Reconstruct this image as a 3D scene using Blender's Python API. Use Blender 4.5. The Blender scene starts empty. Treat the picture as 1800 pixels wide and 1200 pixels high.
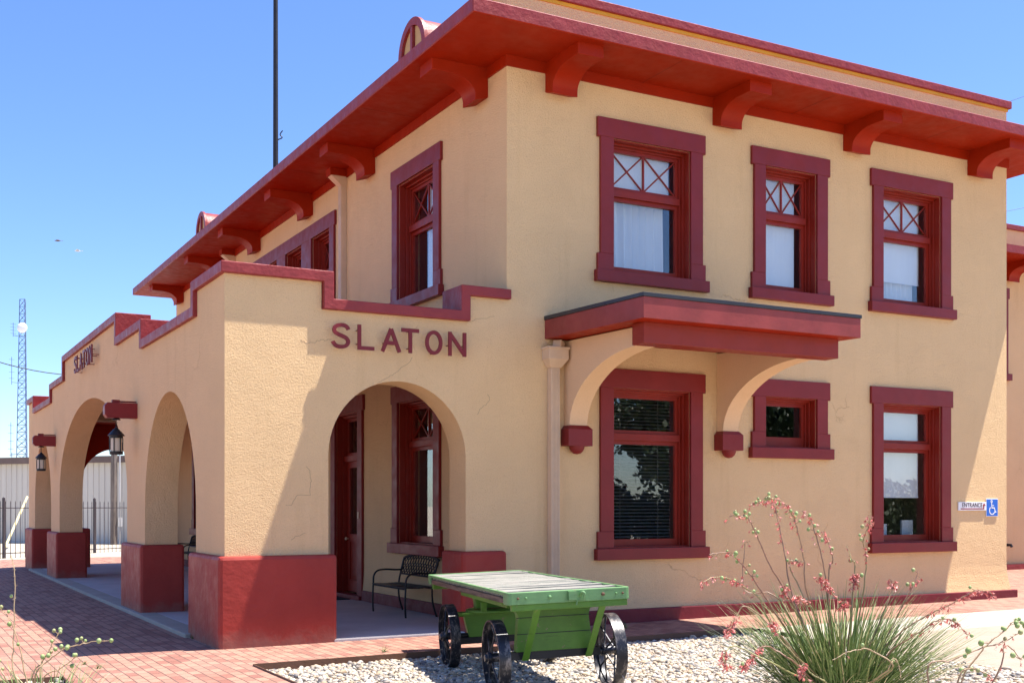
import bpy, bmesh, math, random
import numpy as np
from mathutils import Vector, Matrix
R = math.radians
rnd = random.Random(7)
S = bpy.context.scene
COL = S.collection

# ------------------------------------------------------------------ camera
CAM = Vector((-7.451, -13.855, 1.6))
FWD = Vector((0.4775, 0.8786, 0)); RGT = Vector((0.8786, -0.4775, 0))
cam = bpy.data.cameras.new('camera'); co = bpy.data.objects.new('camera', cam); COL.objects.link(co)
co.location = CAM; co.rotation_euler = (R(90), 0, -math.atan2(FWD.x, FWD.y))
cam.sensor_width = 36; cam.lens = 2045 / 1800 * 36; cam.shift_y = 289 / 1800
cam.clip_start = 0.05; cam.clip_end = 6000
S.camera = co

def at(px, py, D):                      # surveyed image point at depth D metres -> world
    return CAM + FWD * D + RGT * ((px - 900) / 2045 * D) + Vector((0, 0, (889 - py) / 2045 * D))

# ------------------------------------------------------------------ node helpers
def new_mat(name):
    m = bpy.data.materials.new(name); m.use_nodes = True
    nt = m.node_tree; nt.nodes.clear()
    out = nt.nodes.new('ShaderNodeOutputMaterial')
    b = nt.nodes.new('ShaderNodeBsdfPrincipled')
    nt.links.new(b.outputs[0], out.inputs[0])
    return m, nt, b, out
def N(nt, t, **kw):
    n = nt.nodes.new(t)
    for k, v in kw.items():
        if k in ('inp',):
            for a, c in v.items():
                n.inputs[a].default_value = c
        else: setattr(n, k, v)
    return n
def L(nt, a, b): nt.links.new(a, b)
def coords(nt, kind='pos', scale=None, rot=None):
    if kind == 'pos':
        o = N(nt, 'ShaderNodeNewGeometry').outputs['Position']
    else:
        o = N(nt, 'ShaderNodeTexCoord').outputs['Object']
    if scale or rot:
        mp = N(nt, 'ShaderNodeMapping')
        if scale: mp.inputs['Scale'].default_value = scale
        if rot: mp.inputs['Rotation'].default_value = rot
        L(nt, o, mp.inputs[0]); o = mp.outputs[0]
    return o
def noise(nt, vec, scale, detail=4, rough=0.55, dist=0.0):
    n = N(nt, 'ShaderNodeTexNoise'); n.inputs['Scale'].default_value = scale
    n.inputs['Detail'].default_value = detail; n.inputs['Roughness'].default_value = rough
    n.inputs['Distortion'].default_value = dist
    L(nt, vec, n.inputs['Vector']); return n.outputs['Fac']
def ramp(nt, fac, stops, interp='LINEAR'):
    r = N(nt, 'ShaderNodeValToRGB'); r.color_ramp.interpolation = interp
    els = r.color_ramp.elements
    while len(els) < len(stops): els.new(0.5)
    for e, (p, c) in zip(els, stops):
        e.position = p; e.color = (c[0], c[1], c[2], 1) if not isinstance(c, (int, float)) else (c, c, c, 1)
    L(nt, fac, r.inputs[0]); return r.outputs[0]
def mixc(nt, fac, a, b, mode='MIX'):
    m = N(nt, 'ShaderNodeMix', data_type='RGBA', blend_type=mode)
    for s, v in ((m.inputs[0], fac), (m.inputs[6], a), (m.inputs[7], b)):
        if hasattr(v, 'links'): L(nt, v, s)
        elif isinstance(v, (int, float)): s.default_value = v
        else: s.default_value = (v[0], v[1], v[2], 1)
    return m.outputs[2]
def math_(nt, op, a, b=0.0, c=None):
    m = N(nt, 'ShaderNodeMath', operation=op)
    for i, v in enumerate((a, b) + (() if c is None else (c,))):
        if hasattr(v, 'links'): L(nt, v, m.inputs[i])
        else: m.inputs[i].default_value = v
    return m.outputs[0]
def bump(nt, b, h, strength=0.5, dist=0.02):
    n = N(nt, 'ShaderNodeBump'); n.inputs['Strength'].default_value = strength; n.inputs['Distance'].default_value = dist
    L(nt, h, n.inputs['Height']); L(nt, n.outputs[0], b.inputs['Normal'])

# ------------------------------------------------------------------ materials
M = {}
def mk_stucco(name, base, bumpd=0.02, cracks=True):
    m, nt, b, o = new_mat(name); p = coords(nt)
    n1 = noise(nt, p, 0.7, 6, 0.6)
    c = mixc(nt, ramp(nt, n1, [(0.3, 0.0), (0.7, 1.0)]), [v * 0.96 for v in base], [min(1, v * 1.03) for v in base])
    st = noise(nt, coords(nt, 'pos', (2.2, 2.2, 0.22)), 1.6, 5, 0.65)
    c = mixc(nt, ramp(nt, st, [(0.55, 0.0), (0.8, 0.30)]), c, (base[0] * 0.68, base[1] * 0.62, base[2] * 0.55))
    fine = noise(nt, p, 60, 3, 0.6)
    c = mixc(nt, ramp(nt, fine, [(0.28, 0.35), (0.5, 0.0)]), c, [v * 0.7 for v in base])
    sep = N(nt, 'ShaderNodeSeparateXYZ'); L(nt, p, sep.inputs[0])
    low = math_(nt, 'MULTIPLY', math_(nt, 'SUBTRACT', 0.75, sep.outputs[2]), n1)
    c = mixc(nt, ramp(nt, low, [(0.05, 0.0), (0.4, 0.22)]), c, (base[0] * .6, base[1] * .55, base[2] * .5))
    h = noise(nt, p, 46, 6, 0.72, 0.6)
    v = N(nt, 'ShaderNodeTexVoronoi', feature='SMOOTH_F1'); v.inputs['Scale'].default_value = 60; L(nt, p, v.inputs['Vector'])
    amp = ramp(nt, noise(nt, p, 2.4, 4, 0.6), [(0.32, 0.85), (0.66, 1.1)])
    h2 = math_(nt, 'MULTIPLY', math_(nt, 'ADD', h, math_(nt, 'MULTIPLY', v.outputs['Distance'], 0.30)), amp)
    big = noise(nt, p, 7.0, 3, 0.5)
    h2 = math_(nt, 'ADD', h2, math_(nt, 'MULTIPLY', big, 0.6))
    if cracks:
        nd = N(nt, 'ShaderNodeTexNoise'); nd.inputs['Scale'].default_value = 2.2; nd.inputs['Detail'].default_value = 6; L(nt, p, nd.inputs['Vector'])
        ad = N(nt, 'ShaderNodeVectorMath', operation='MULTIPLY_ADD'); L(nt, nd.outputs['Color'], ad.inputs[0]); ad.inputs[1].default_value = (0.55, 0.55, 0.55); L(nt, p, ad.inputs[2])
        vc = N(nt, 'ShaderNodeTexVoronoi', feature='DISTANCE_TO_EDGE'); vc.inputs['Scale'].default_value = 0.8; L(nt, ad.outputs[0], vc.inputs['Vector'])
        line = ramp(nt, vc.outputs['Distance'], [(0.0, 1.0), (0.0045, 0.0)])
        msk = ramp(nt, noise(nt, p, 0.55, 2), [(0.60, 0.0), (0.66, 0.5)])
        lm = math_(nt, 'MULTIPLY', line, msk)
        c = mixc(nt, lm, c, (base[0] * .5, base[1] * .42, base[2] * .35))
        h2 = math_(nt, 'SUBTRACT', h2, math_(nt, 'MULTIPLY', lm, 0.7))
    L(nt, c, b.inputs['Base Color']); b.inputs['Roughness'].default_value = 0.85
    b.inputs['Specular IOR Level'].default_value = 0.25
    bump(nt, b, h2, 1.0, bumpd)
    return m
TAN = (0.775, 0.53, 0.28)
M['stucco'] = mk_stucco('tan_stucco', TAN, 0.021)
M['smooth_tan'] = mk_stucco('smooth_tan_paint', (0.72, 0.48, 0.28), 0.004, False)

def mk_paint(name, base, rough=0.45, bd=0.003, scale=30, var=0.12, kind='pos', spec=0.3):
    m, nt, b, o = new_mat(name); p = coords(nt, kind)
    n1 = noise(nt, p, 1.7, 6, 0.65)
    c = mixc(nt, ramp(nt, n1, [(0.3, 0.0), (0.72, 1.0)]), [v * (1 - var) for v in base], [min(1, v * (1 + var)) for v in base])
    sp = noise(nt, p, 45, 2)
    c = mixc(nt, ramp(nt, sp, [(0.70, 0.0), (0.78, 0.25)]), c, [min(1, v * 1.8 + .03) for v in base])
    L(nt, c, b.inputs['Base Color'])
    L(nt, ramp(nt, noise(nt, p, 6, 4), [(0.3, rough - .1), (0.7, rough + .12)]), b.inputs['Roughness'])
    b.inputs['Specular IOR Level'].default_value = spec
    bump(nt, b, math_(nt, 'ADD', noise(nt, p, scale, 4), math_(nt, 'MULTIPLY', noise(nt, p, 5, 3), 1.5)), 0.6, bd)
    return m
M['maroon'] = mk_paint('maroon_paint', (0.20, 0.017, 0.017), 0.42, 0.002)
M['maroon_rough'] = mk_paint('maroon_paint_on_stucco', (0.24, 0.030, 0.030), 0.48, 0.014, 14)
M['red_base'] = mk_paint('red_painted_plinth', (0.29, 0.032, 0.022), 0.55, 0.007, 10)
def wear(mat):
    nt = mat.node_tree; b = [n for n in nt.nodes if n.type == 'BSDF_PRINCIPLED'][0]; src = b.inputs['Base Color'].links[0].from_socket; p = coords(nt)
    sp = N(nt, 'ShaderNodeSeparateXYZ'); L(nt, p, sp.inputs[0])
    d = noise(nt, p, 5, 7, 0.7)
    low = ramp(nt, math_(nt, 'ADD', math_(nt, 'MULTIPLY', sp.outputs[2], -2.2), math_(nt, 'MULTIPLY', d, 1.1)), [(0.30, 0.0), (0.75, 0.55)])
    c = mixc(nt, low, src, (0.24, 0.13, 0.10))
    chip = ramp(nt, noise(nt, p, 11, 8, 0.75), [(0.715, 0.0), (0.73, 0.85)])
    c = mixc(nt, chip, c, (0.42, 0.22, 0.17))
    scuff = ramp(nt, noise(nt, coords(nt, 'pos', (1, 1, 6)), 3.5, 6, 0.7), [(0.62, 0.0), (0.8, 0.25)])
    c = mixc(nt, scuff, c, (0.15, 0.018, 0.022)); L(nt, c, b.inputs['Base Color'])
wear(M['red_base'])
M['soffit'] = mk_paint('warm_lit_maroon', (0.29, 0.015, 0.001), 0.5, 0.0015, spec=0.15)  # same maroon paint, with the warm bounce light put into its colour
M['soffit_dark'] = mk_paint('soffit_joint_paint', (0.13, 0.006, 0.001), 0.6, 0.001)
M['maroon_faded'] = mk_paint('sun_faded_maroon', (0.25, 0.042, 0.036), 0.45, 0.002, 20, .25)
M['beam_red'] = mk_paint('beam_red', (0.24, 0.026, 0.014), 0.42, 0.002)
M['plinth_maroon'] = mk_paint('plinth_maroon', (0.155, 0.014, 0.020), 0.5, 0.008, 14)
M['window_red'] = mk_paint('dark_red_sash_paint', (0.23, 0.016, 0.007), 0.42, 0.0015)
M['letter'] = mk_paint('letter_red', (0.17, 0.014, 0.018), 0.45, 0.001)
M['beige_metal'] = mk_paint('beige_downspout_paint', (0.62, 0.45, 0.30), 0.4, 0.001)
M['black_flash'] = mk_paint('black_flashing', (0.03, 0.03, 0.035), 0.35, 0.002)
M['black_iron'] = mk_paint('black_iron', (0.016, 0.016, 0.02), 0.42, 0.002, 40, 0.3, 'obj')
M['fence_iron'] = mk_paint('dark_fence_iron', (0.05, 0.04, 0.045), 0.5, 0.001)
M['lantern_black'] = mk_paint('lantern_black_metal', (0.02, 0.02, 0.022), 0.4, 0.001)
M['rust_edge'] = mk_paint('rusty_steel_edging', (0.13, 0.065, 0.04), 0.6, 0.003)
M['white_board'] = mk_paint('white_board', (0.78, 0.78, 0.78), 0.4, 0.0005, 30, .04)
M['blue_board'] = mk_paint('blue_board', (0.02, 0.13, 0.55), 0.35, 0.0005, 30, .04)
M['sign_text'] = mk_paint('dark_sign_text', (0.045, 0.01, 0.02), 0.5, 0.0)
M['sign_arrow'] = mk_paint('red_sign_arrow', (0.30, 0.02, 0.03), 0.5, 0.0)
M['white_steel'] = mk_paint('white_dish', (0.8, 0.8, 0.8), 0.4, 0.0005, 30, .04)
M['tower_steel'] = mk_paint('tower_galvanised', (0.10, 0.15, 0.27), 0.5, 0.0)
M['wire'] = mk_paint('wire_black', (0.05, 0.05, 0.06), 0.5, 0.0)
M['brown_trim'] = mk_paint('brown_metal_trim', (0.15, 0.10, 0.085), 0.5, 0.001)
M['roofing'] = mk_paint('grey_roofing', (0.2, 0.19, 0.18), 0.8, 0.005)
M['tan_shade'] = mk_paint('tan_shade', (0.30, 0.24, 0.15), 0.8, 0.001)
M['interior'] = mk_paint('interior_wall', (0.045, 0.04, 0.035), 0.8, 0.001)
M['plain_dark'] = mk_paint('dark_thing', (0.02, 0.02, 0.025), 0.5, 0.0)
M['yellow_guard'] = mk_paint('pale_yellow_guard', (0.62, 0.55, 0.30), 0.5, 0.0)
M['pale_grey'] = mk_paint('pale_grey_metal', (0.5, 0.5, 0.5), 0.5, 0.0)
M['crack'] = mk_paint('stucco_crack', (0.40, 0.26, 0.15), 0.9, 0.0)
M['ochre'] = mk_paint('ochre_band', (0.62, 0.34, 0.03), 0.6, 0.006)
M['vent_tan'] = mk_paint('ochre_recess', (0.5, 0.33, 0.14), 0.7, 0.004)
M['grey_mat'] = mk_paint('door_mat', (0.03, 0.03, 0.03), 0.9, 0.006, 60)

# brick paving: long side of the bricks runs away from the front of the building (along Y)
m, nt, b, o = new_mat('brick_paving')
p = coords(nt)
sw = N(nt, 'ShaderNodeSeparateXYZ'); L(nt, p, sw.inputs[0])
cb = N(nt, 'ShaderNodeCombineXYZ'); L(nt, sw.outputs[1], cb.inputs[0]); L(nt, sw.outputs[0], cb.inputs[1])
wob = N(nt, 'ShaderNodeTexNoise'); wob.inputs['Scale'].default_value = 3.0; L(nt, p, wob.inputs['Vector'])
wa = N(nt, 'ShaderNodeVectorMath', operation='MULTIPLY_ADD'); L(nt, wob.outputs['Color'], wa.inputs[0]); wa.inputs[1].default_value = (0.02, 0.02, 0); L(nt, cb.outputs[0], wa.inputs[2])
br = N(nt, 'ShaderNodeTexBrick'); L(nt, wa.outputs[0], br.inputs['Vector'])
br.inputs['Scale'].default_value = 1.0; br.inputs['Brick Width'].default_value = 0.225; br.inputs['Row Height'].default_value = 0.113
br.inputs['Mortar Size'].default_value = 0.007; br.inputs['Mortar Smooth'].default_value = 0.3; br.inputs['Bias'].default_value = -0.35
br.inputs['Color1'].default_value = (0.38, 0.195, 0.138, 1); br.inputs['Color2'].default_value = (0.15, 0.036, 0.032, 1); br.inputs['Mortar'].default_value = (0.085, 0.055, 0.045, 1)
dust = noise(nt, p, 1.1, 6, 0.65)
c = mixc(nt, ramp(nt, dust, [(0.4, 0.0), (0.75, 0.3)]), br.outputs['Color'], (0.42, 0.29, 0.23))
c = mixc(nt, ramp(nt, noise(nt, p, 90, 3), [(0.35, 0.35), (0.55, 0.0)]), c, (0.11, 0.065, 0.055))
L(nt, c, b.inputs['Base Color']); b.inputs['Roughness'].default_value = 0.8; b.inputs['Specular IOR Level'].default_value = 0.3
hh = math_(nt, 'ADD', math_(nt, 'MULTIPLY', br.outputs['Fac'], -1.0), math_(nt, 'MULTIPLY', noise(nt, p, 60, 3), 0.35))
bump(nt, b, hh, 0.7, 0.006)
M['brick'] = m

def mk_ground(name, a, c2, scale=3, fine=80, bd=0.006, spk=(0.1, 0.09, 0.08), spf=0.3):
    m, nt, b, o = new_mat(name); p = coords(nt)
    c = mixc(nt, ramp(nt, noise(nt, p, scale, 7, 0.6), [(0.3, 0.0), (0.7, 1.0)]), a, c2)
    c = mixc(nt, ramp(nt, noise(nt, p, fine, 2), [(0.30, spf), (0.5, 0.0)]), c, spk)
    c = mixc(nt, ramp(nt, noise(nt, p, fine * 1.3, 2), [(0.55, 0.0), (0.7, 0.4)]), c, [min(1, v * 1.4) for v in c2])
    L(nt, c, b.inputs['Base Color']); b.inputs['Roughness'].default_value = 0.88
    bump(nt, b, noise(nt, p, fine, 4), 0.7, bd); return m
M['concrete'] = mk_ground('porch_concrete', (0.40, 0.365, 0.35), (0.52, 0.48, 0.46), 1.2, 120, 0.002, (0.2, 0.18, 0.17), .2)
M['curb'] = mk_ground('curb_concrete', (0.32, 0.28, 0.225), (0.39, 0.345, 0.285), 2, 120, 0.002, (0.35, 0.3, 0.26), .25)
M['drive'] = mk_ground('exposed_aggregate', (0.265, 0.21, 0.16), (0.335, 0.275, 0.215), 2, 70, 0.006, (0.2, 0.16, 0.13), .5)
M['dirt'] = mk_ground('dry_dirt', (0.36, 0.31, 0.24), (0.46, 0.41, 0.33), 0.3, 30, 0.02)
M['bed'] = mk_ground('bed_soil', (0.36, 0.31, 0.25), (0.48, 0.42, 0.35), 4, 40, 0.02, (0.12, 0.1, 0.09), .6)
M['bounce_road'] = mk_ground('pale_bounce_street', (0.36, 0.32, 0.27), (0.46, 0.41, 0.35), 2, 90, 0.004, (0.2, 0.18, 0.15), .3)  # unseen road's colour, made pale to bounce warm light onto the walls

# pebbles coloured per stone through an attribute
m, nt, b, o = new_mat('river_pebbles')
at_ = N(nt, 'ShaderNodeAttribute', attribute_name='stone_colour')
p = coords(nt)
c = mixc(nt, ramp(nt, noise(nt, p, 70, 4), [(0.35, 0.3), (0.6, 0.0)]), at_.outputs['Color'], (0.14, 0.11, 0.09))
L(nt, c, b.inputs['Base Color']); b.inputs['Roughness'].default_value = 0.65
M['pebble'] = m

def mk_wood(name, base, dark, axis, kind='obj', sc=10, green=False):
    m, nt, b, o = new_mat(name)
    s = [sc * 3.5] * 3; s[axis] = sc * 0.22
    p = coords(nt, kind, tuple(s))
    g = noise(nt, p, 1.0, 7, 0.7, 0.6)
    c = mixc(nt, ramp(nt, g, [(0.38, 1.0), (0.58, 0.0)]), base, dark)
    p2 = coords(nt, kind)
    c = mixc(nt, ramp(nt, noise(nt, p2, 3, 4), [(0.4, 0.0), (0.75, 0.35)]), c, [v * .55 for v in base])
    L(nt, c, b.inputs['Base Color']); b.inputs['Roughness'].default_value = 0.85; b.inputs['Specular IOR Level'].default_value = 0.25
    bump(nt, b, g, 0.8, 0.006); return m
M['deck_wood'] = mk_wood('weathered_deck_wood', (0.34, 0.315, 0.28), (0.05, 0.075, 0.065), 0)
M['old_beam'] = mk_wood('dark_old_beam', (0.16, 0.11, 0.085), (0.05, 0.035, 0.03), 1)
M['pole_wood'] = mk_wood('grey_pole_wood', (0.24, 0.20, 0.17), (0.10, 0.08, 0.07), 2, 'pos', 6)
def mk_green(name, base, wear=0.18):
    m, nt, b, o = new_mat(name); p = coords(nt, 'obj')
    n1 = noise(nt, p, 3.0, 6, 0.65)
    c = mixc(nt, ramp(nt, n1, [(0.3, 0.0), (0.7, 1.0)]), [v * .78 for v in base], [v * 1.2 for v in base])
    g = noise(nt, coords(nt, 'obj', (5, 30, 30)), 1.0, 6, 0.7)
    c = mixc(nt, ramp(nt, g, [(0.58, 0.0), (0.72, 0.7)]), c, [v * .38 for v in base])
    w = noise(nt, p, 14, 5, 0.7)
    c = mixc(nt, ramp(nt, w, [(0.635, 0.0), (0.665, 0.9)]), c, (0.20, 0.14, 0.09))
    L(nt, c, b.inputs['Base Color']); b.inputs['Roughness'].default_value = 0.5
    bump(nt, b, math_(nt, 'ADD', w, g), 0.5, 0.003); return m
M['green'] = mk_green('green_cart_paint', (0.075, 0.195, 0.016))
M['green_pale'] = mk_green('faded_green_paint', (0.12, 0.255, 0.095))
# worn black wheel
m, nt, b, o = new_mat('worn_black_wheel'); p = coords(nt, 'obj')
w = noise(nt, coords(nt, 'obj', (2, 1, 1)), 9, 6, 0.75)
c = mixc(nt, ramp(nt, w, [(0.50, 0.0), (0.66, 0.8)]), (0.018, 0.019, 0.026), (0.27, 0.24, 0.22))
L(nt, c, b.inputs['Base Color']); b.inputs['Roughness'].default_value = 0.36; b.inputs['Metallic'].default_value = 0.3
bump(nt, b, w, 0.5, 0.003); M['wheel'] = m

# glass
def mk_glass(name, tint=(1, 1, 1), rough=0.0, k=1.6, add=0.025):
    m = bpy.data.materials.new(name); m.use_nodes = True; nt = m.node_tree; nt.nodes.clear()
    out = N(nt, 'ShaderNodeOutputMaterial'); tr = N(nt, 'ShaderNodeBsdfTransparent'); gl = N(nt, 'ShaderNodeBsdfGlossy')
    tr.inputs[0].default_value = (*tint, 1); gl.inputs['Roughness'].default_value = rough
    fr = N(nt, 'ShaderNodeFresnel'); gb = N(nt, 'ShaderNodeNewGeometry')
    L(nt, math_(nt, 'MULTIPLY_ADD', gb.outputs['Backfacing'], 1 / 1.52 - 1.52, 1.52), fr.inputs[0])
    f = math_(nt, 'MULTIPLY_ADD', fr.outputs[0], k, add)
    wv = N(nt, 'ShaderNodeBump'); wv.inputs['Strength'].default_value = 0.06; wv.inputs['Distance'].default_value = 0.02
    L(nt, noise(nt, coords(nt), 1.6, 1), wv.inputs['Height']); L(nt, wv.outputs[0], gl.inputs['Normal'])
    mx = N(nt, 'ShaderNodeMixShader'); L(nt, f, mx.inputs[0]); L(nt, tr.outputs[0], mx.inputs[1]); L(nt, gl.outputs[0], mx.inputs[2]); L(nt, mx.outputs[0], out.inputs[0])
    return m
M['glass'] = mk_glass('window_glass', (0.93, 0.95, 0.95))
M['lamp_glass'] = mk_glass('lantern_glass', (0.8, 0.72, 0.5), 0.25, 2.5, 0.1)
def mk_cloth(name, base, trans=0.25):
    m, nt, b, o = new_mat(name); p = coords(nt)
    c = mixc(nt, ramp(nt, noise(nt, p, 3, 3), [(0.3, 0.0), (0.7, 1.0)]), [v * .95 for v in base], base)
    L(nt, c, b.inputs['Base Color']); b.inputs['Roughness'].default_value = 0.9
    bump(nt, b, noise(nt, p, 250, 2), 0.2, 0.001); return m
M['curtain'] = mk_cloth('white_curtain', (0.84, 0.85, 0.87))
M['shade'] = mk_cloth('white_roller_shade', (0.86, 0.87, 0.88))
M['blind'] = mk_cloth('dark_blind', (0.13, 0.12, 0.115))
M['paper'] = mk_cloth('paper_white', (0.8, 0.8, 0.78))
M['lampshade'] = mk_cloth('frosted_pane', (0.62, 0.56, 0.42))

# corrugated metal
m, nt, b, o = new_mat('white_ribbed_metal'); p = coords(nt, 'obj')
sx = N(nt, 'ShaderNodeSeparateXYZ'); L(nt, p, sx.inputs[0])
st = noise(nt, coords(nt, 'obj', (3, 3, 0.12)), 1, 5, 0.6)
c = mixc(nt, ramp(nt, st, [(0.4, 0.0), (0.8, 0.5)]), (0.60, 0.565, 0.50), (0.48, 0.45, 0.40))
L(nt, c, b.inputs['Base Color']); b.inputs['Roughness'].default_value = 0.8; b.inputs['Specular IOR Level'].default_value = 0.15
M['ribbed'] = m

# plants
def mk_leaf(name, stops, trans=0.2, kind='rand'):
    m, nt, b, o = new_mat(name); p = coords(nt)
    a = N(nt, 'ShaderNodeAttribute', attribute_name='leaf_tone')
    c = ramp(nt, a.outputs['Fac'], stops)
    c = mixc(nt, ramp(nt, noise(nt, p, 25, 3), [(0.35, 0.35), (0.6, 0.0)]), c, [v * .6 for v in stops[0][1]])
    L(nt, c, b.inputs['Base Color']); b.inputs['Roughness'].default_value = 0.5
    b.inputs['Specular IOR Level'].default_value = 0.35
    return m
M['blade'] = mk_leaf('yucca_blade', [(0.0, (0.055, 0.095, 0.025)), (0.5, (0.145, 0.215, 0.065)), (0.85, (0.32, 0.37, 0.14)), (1.0, (0.55, 0.45, 0.26))])
M['stem'] = mk_leaf('flower_stem', [(0.0, (0.26, 0.12, 0.085)), (0.6, (0.30, 0.19, 0.11)), (1.0, (0.30, 0.30, 0.12))])
M['stem_dry'] = mk_leaf('dry_stem', [(0.0, (0.34, 0.23, 0.13)), (1.0, (0.42, 0.31, 0.18))])
M['pod'] = mk_leaf('green_seed_pod', [(0.0, (0.22, 0.30, 0.10)), (0.8, (0.34, 0.42, 0.18)), (1.0, (0.32, 0.25, 0.12))])
M['blossom'] = mk_leaf('coral_blossom', [(0.0, (0.58, 0.10, 0.09)), (0.5, (0.70, 0.20, 0.17)), (1.0, (0.78, 0.42, 0.36))])
M['tree_leaf'] = mk_leaf('tree_leaf', [(0.0, (0.025, 0.05, 0.015)), (1.0, (0.07, 0.105, 0.032))])
M['bark'] = mk_wood('tree_bark', (0.14, 0.11, 0.085), (0.05, 0.04, 0.03), 2, 'pos', 6)
M['weed'] = mk_leaf('weed_green', [(0.0, (0.10, 0.16, 0.05)), (1.0, (0.22, 0.28, 0.10))])

# ------------------------------------------------------------------ mesh builder
class MB:
    def __init__(s): s.v = []; s.f = []; s.mi = []; s.tone = []
    def add(s, vs, fs, mi=0, tone=None):
        k = len(s.v); s.v += [tuple(v) for v in vs]
        s.f += [tuple(i + k for i in f) for f in fs]; s.mi += [mi] * len(fs)
        s.tone += [0.5 if tone is None else tone] * len(vs)
        return s
    def box(s, x0, x1, y0, y1, z0, z1, mi=0):
        vs = [(x, y, z) for z in (z0, z1) for y in (y0, y1) for x in (x0, x1)]
        return s.add(vs, [(0, 2, 3, 1), (4, 5, 7, 6), (0, 1, 5, 4), (1, 3, 7, 5), (3, 2, 6, 7), (2, 0, 4, 6)], mi)
    def prism(s, poly, f0, f1, mi=0, mi_cap1=None):
        """poly: 2D outline; f0/f1 map (a,b)->3D for both caps"""
        n = len(poly); vs = [f0(*p) for p in poly] + [f1(*p) for p in poly]
        s.add(vs, [tuple(range(n))], mi)
        k = len(s.v) - 2 * n
        s.f.append(tuple(k + n + i for i in reversed(range(n)))); s.mi.append(mi if mi_cap1 is None else mi_cap1)
        for i in range(n):
            j = (i + 1) % n
            s.f.append((k + j, k + i, k + n + i, k + n + j)); s.mi.append(mi)
        return s
    def tube(s, pts, rad, seg=6, mi=0, caps=True, tone=None):
        pts = [Vector(p) for p in pts]; n = len(pts)
        if not isinstance(rad, (list, tuple)): rad = [rad] * n
        vs = []; up = Vector((0.13, 0.21, 0.97))
        for i in range(n):
            t = (pts[min(i + 1, n - 1)] - pts[max(i - 1, 0)])
            if t.length < 1e-9: t = Vector((0, 0, 1))
            t.normalize()
            a = t.cross(up)
            if a.length < 1e-3: a = t.cross(Vector((1, 0, 0)))
            a.normalize(); bb = t.cross(a)
            for k in range(seg):
                an = 2 * math.pi * k / seg
                vs.append(pts[i] + (a * math.cos(an) + bb * math.sin(an)) * rad[i])
        fs = [(i * seg + k, i * seg + (k + 1) % seg, (i + 1) * seg + (k + 1) % seg, (i + 1) * seg + k) for i in range(n - 1) for k in range(seg)]
        if caps: fs += [tuple(reversed(range(seg))), tuple((n - 1) * seg + k for k in range(seg))]
        return s.add(vs, fs, mi, tone)
    def bar(s, p0, p1, w, h, mi=0, up=(0, 0, 1)):
        p0, p1 = Vector(p0), Vector(p1); t = (p1 - p0).normalized(); a = t.cross(Vector(up))
        if a.length < 1e-4: a = t.cross(Vector((1, 0, 0)))
        a.normalize(); bb = a.cross(t)
        vs = [p + a * (sx * w / 2) + bb * (sz * h / 2) for p in (p0, p1) for sx, sz in ((-1, -1), (1, -1), (1, 1), (-1, 1))]
        return s.add(vs, [(0, 1, 2, 3), (7, 6, 5, 4), (0, 4, 5, 1), (1, 5, 6, 2), (2, 6, 7, 3), (3, 7, 4, 0)], mi)
    def lathe(s, prof, c, axis=2, seg=16, mi=0, tone=None):
        """prof: (radius, height) from bottom to top along axis"""
        vs = []; c = Vector(c)
        for r, h in prof:
            for k in range(seg):
                an = 2 * math.pi * k / seg; d = [0, 0, 0]
                d[axis] = h; d[(axis + 1) % 3] = r * math.cos(an); d[(axis + 2) % 3] = r * math.sin(an)
                vs.append(c + Vector(d))
        n = len(prof)
        fs = [(i * seg + k, i * seg + (k + 1) % seg, (i + 1) * seg + (k + 1) % seg, (i + 1) * seg + k) for i in range(n - 1) for k in range(seg)]
        fs += [tuple(reversed(range(seg))), tuple((n - 1) * seg + k for k in range(seg))]
        return s.add(vs, fs, mi, tone)
    def ball(s, c, r, sc=(1, 1, 1), seg=8, ring=6, mi=0, tone=None):
        prof = [(max(1e-4, math.sin(math.pi * i / ring)) * r, -math.cos(math.pi * i / ring) * r) for i in range(ring + 1)]
        k = len(s.v); s.lathe(prof, (0, 0, 0), 2, seg, mi, tone)
        c = Vector(c)
        for i in range(k, len(s.v)):
            v = s.v[i]; s.v[i] = (c.x + v[0] * sc[0], c.y + v[1] * sc[1], c.z + v[2] * sc[2])
        return s
    def ribbon(s, pts, hw, f0, f1, mi=0, closed=False):
        """thick mitred 2D stroke extruded between planes f0 (front) and f1 (back)"""
        n = len(pts); P = [Vector((a, b)) for a, b in pts]; Lf = []; Rt = []
        for i in range(n):
            if closed: d0 = P[i] - P[i - 1]; d1 = P[(i + 1) % n] - P[i]
            else:
                d0 = P[i] - P[i - 1] if i else P[1] - P[0]; d1 = P[i + 1] - P[i] if i < n - 1 else d0
                if i == 0: d0 = d1
            d0 = d0.normalized(); d1 = d1.normalized()
            n0 = Vector((-d0.y, d0.x)); n1 = Vector((-d1.y, d1.x)); mvec = n0 + n1; mvec.normalize()
            l = hw / max(0.35, mvec.dot(n0)); Lf.append(P[i] + mvec * l); Rt.append(P[i] - mvec * l)
        vs = []
        for i in range(n): vs += [f0(*Lf[i]), f0(*Rt[i]), f1(*Lf[i]), f1(*Rt[i])]
        fs = []
        for i in range(n if closed else n - 1):
            a = 4 * i; c = 4 * ((i + 1) % n)
            fs += [(a, a + 1, c + 1, c), (a + 2, c + 2, c + 3, a + 3), (a, c, c + 2, a + 2), (a + 1, a + 3, c + 3, c + 1)]
        if not closed: fs += [(0, 2, 3, 1), (4 * n - 4, 4 * n - 3, 4 * n - 1, 4 * n - 2)]
        return s.add(vs, fs, mi)
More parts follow.
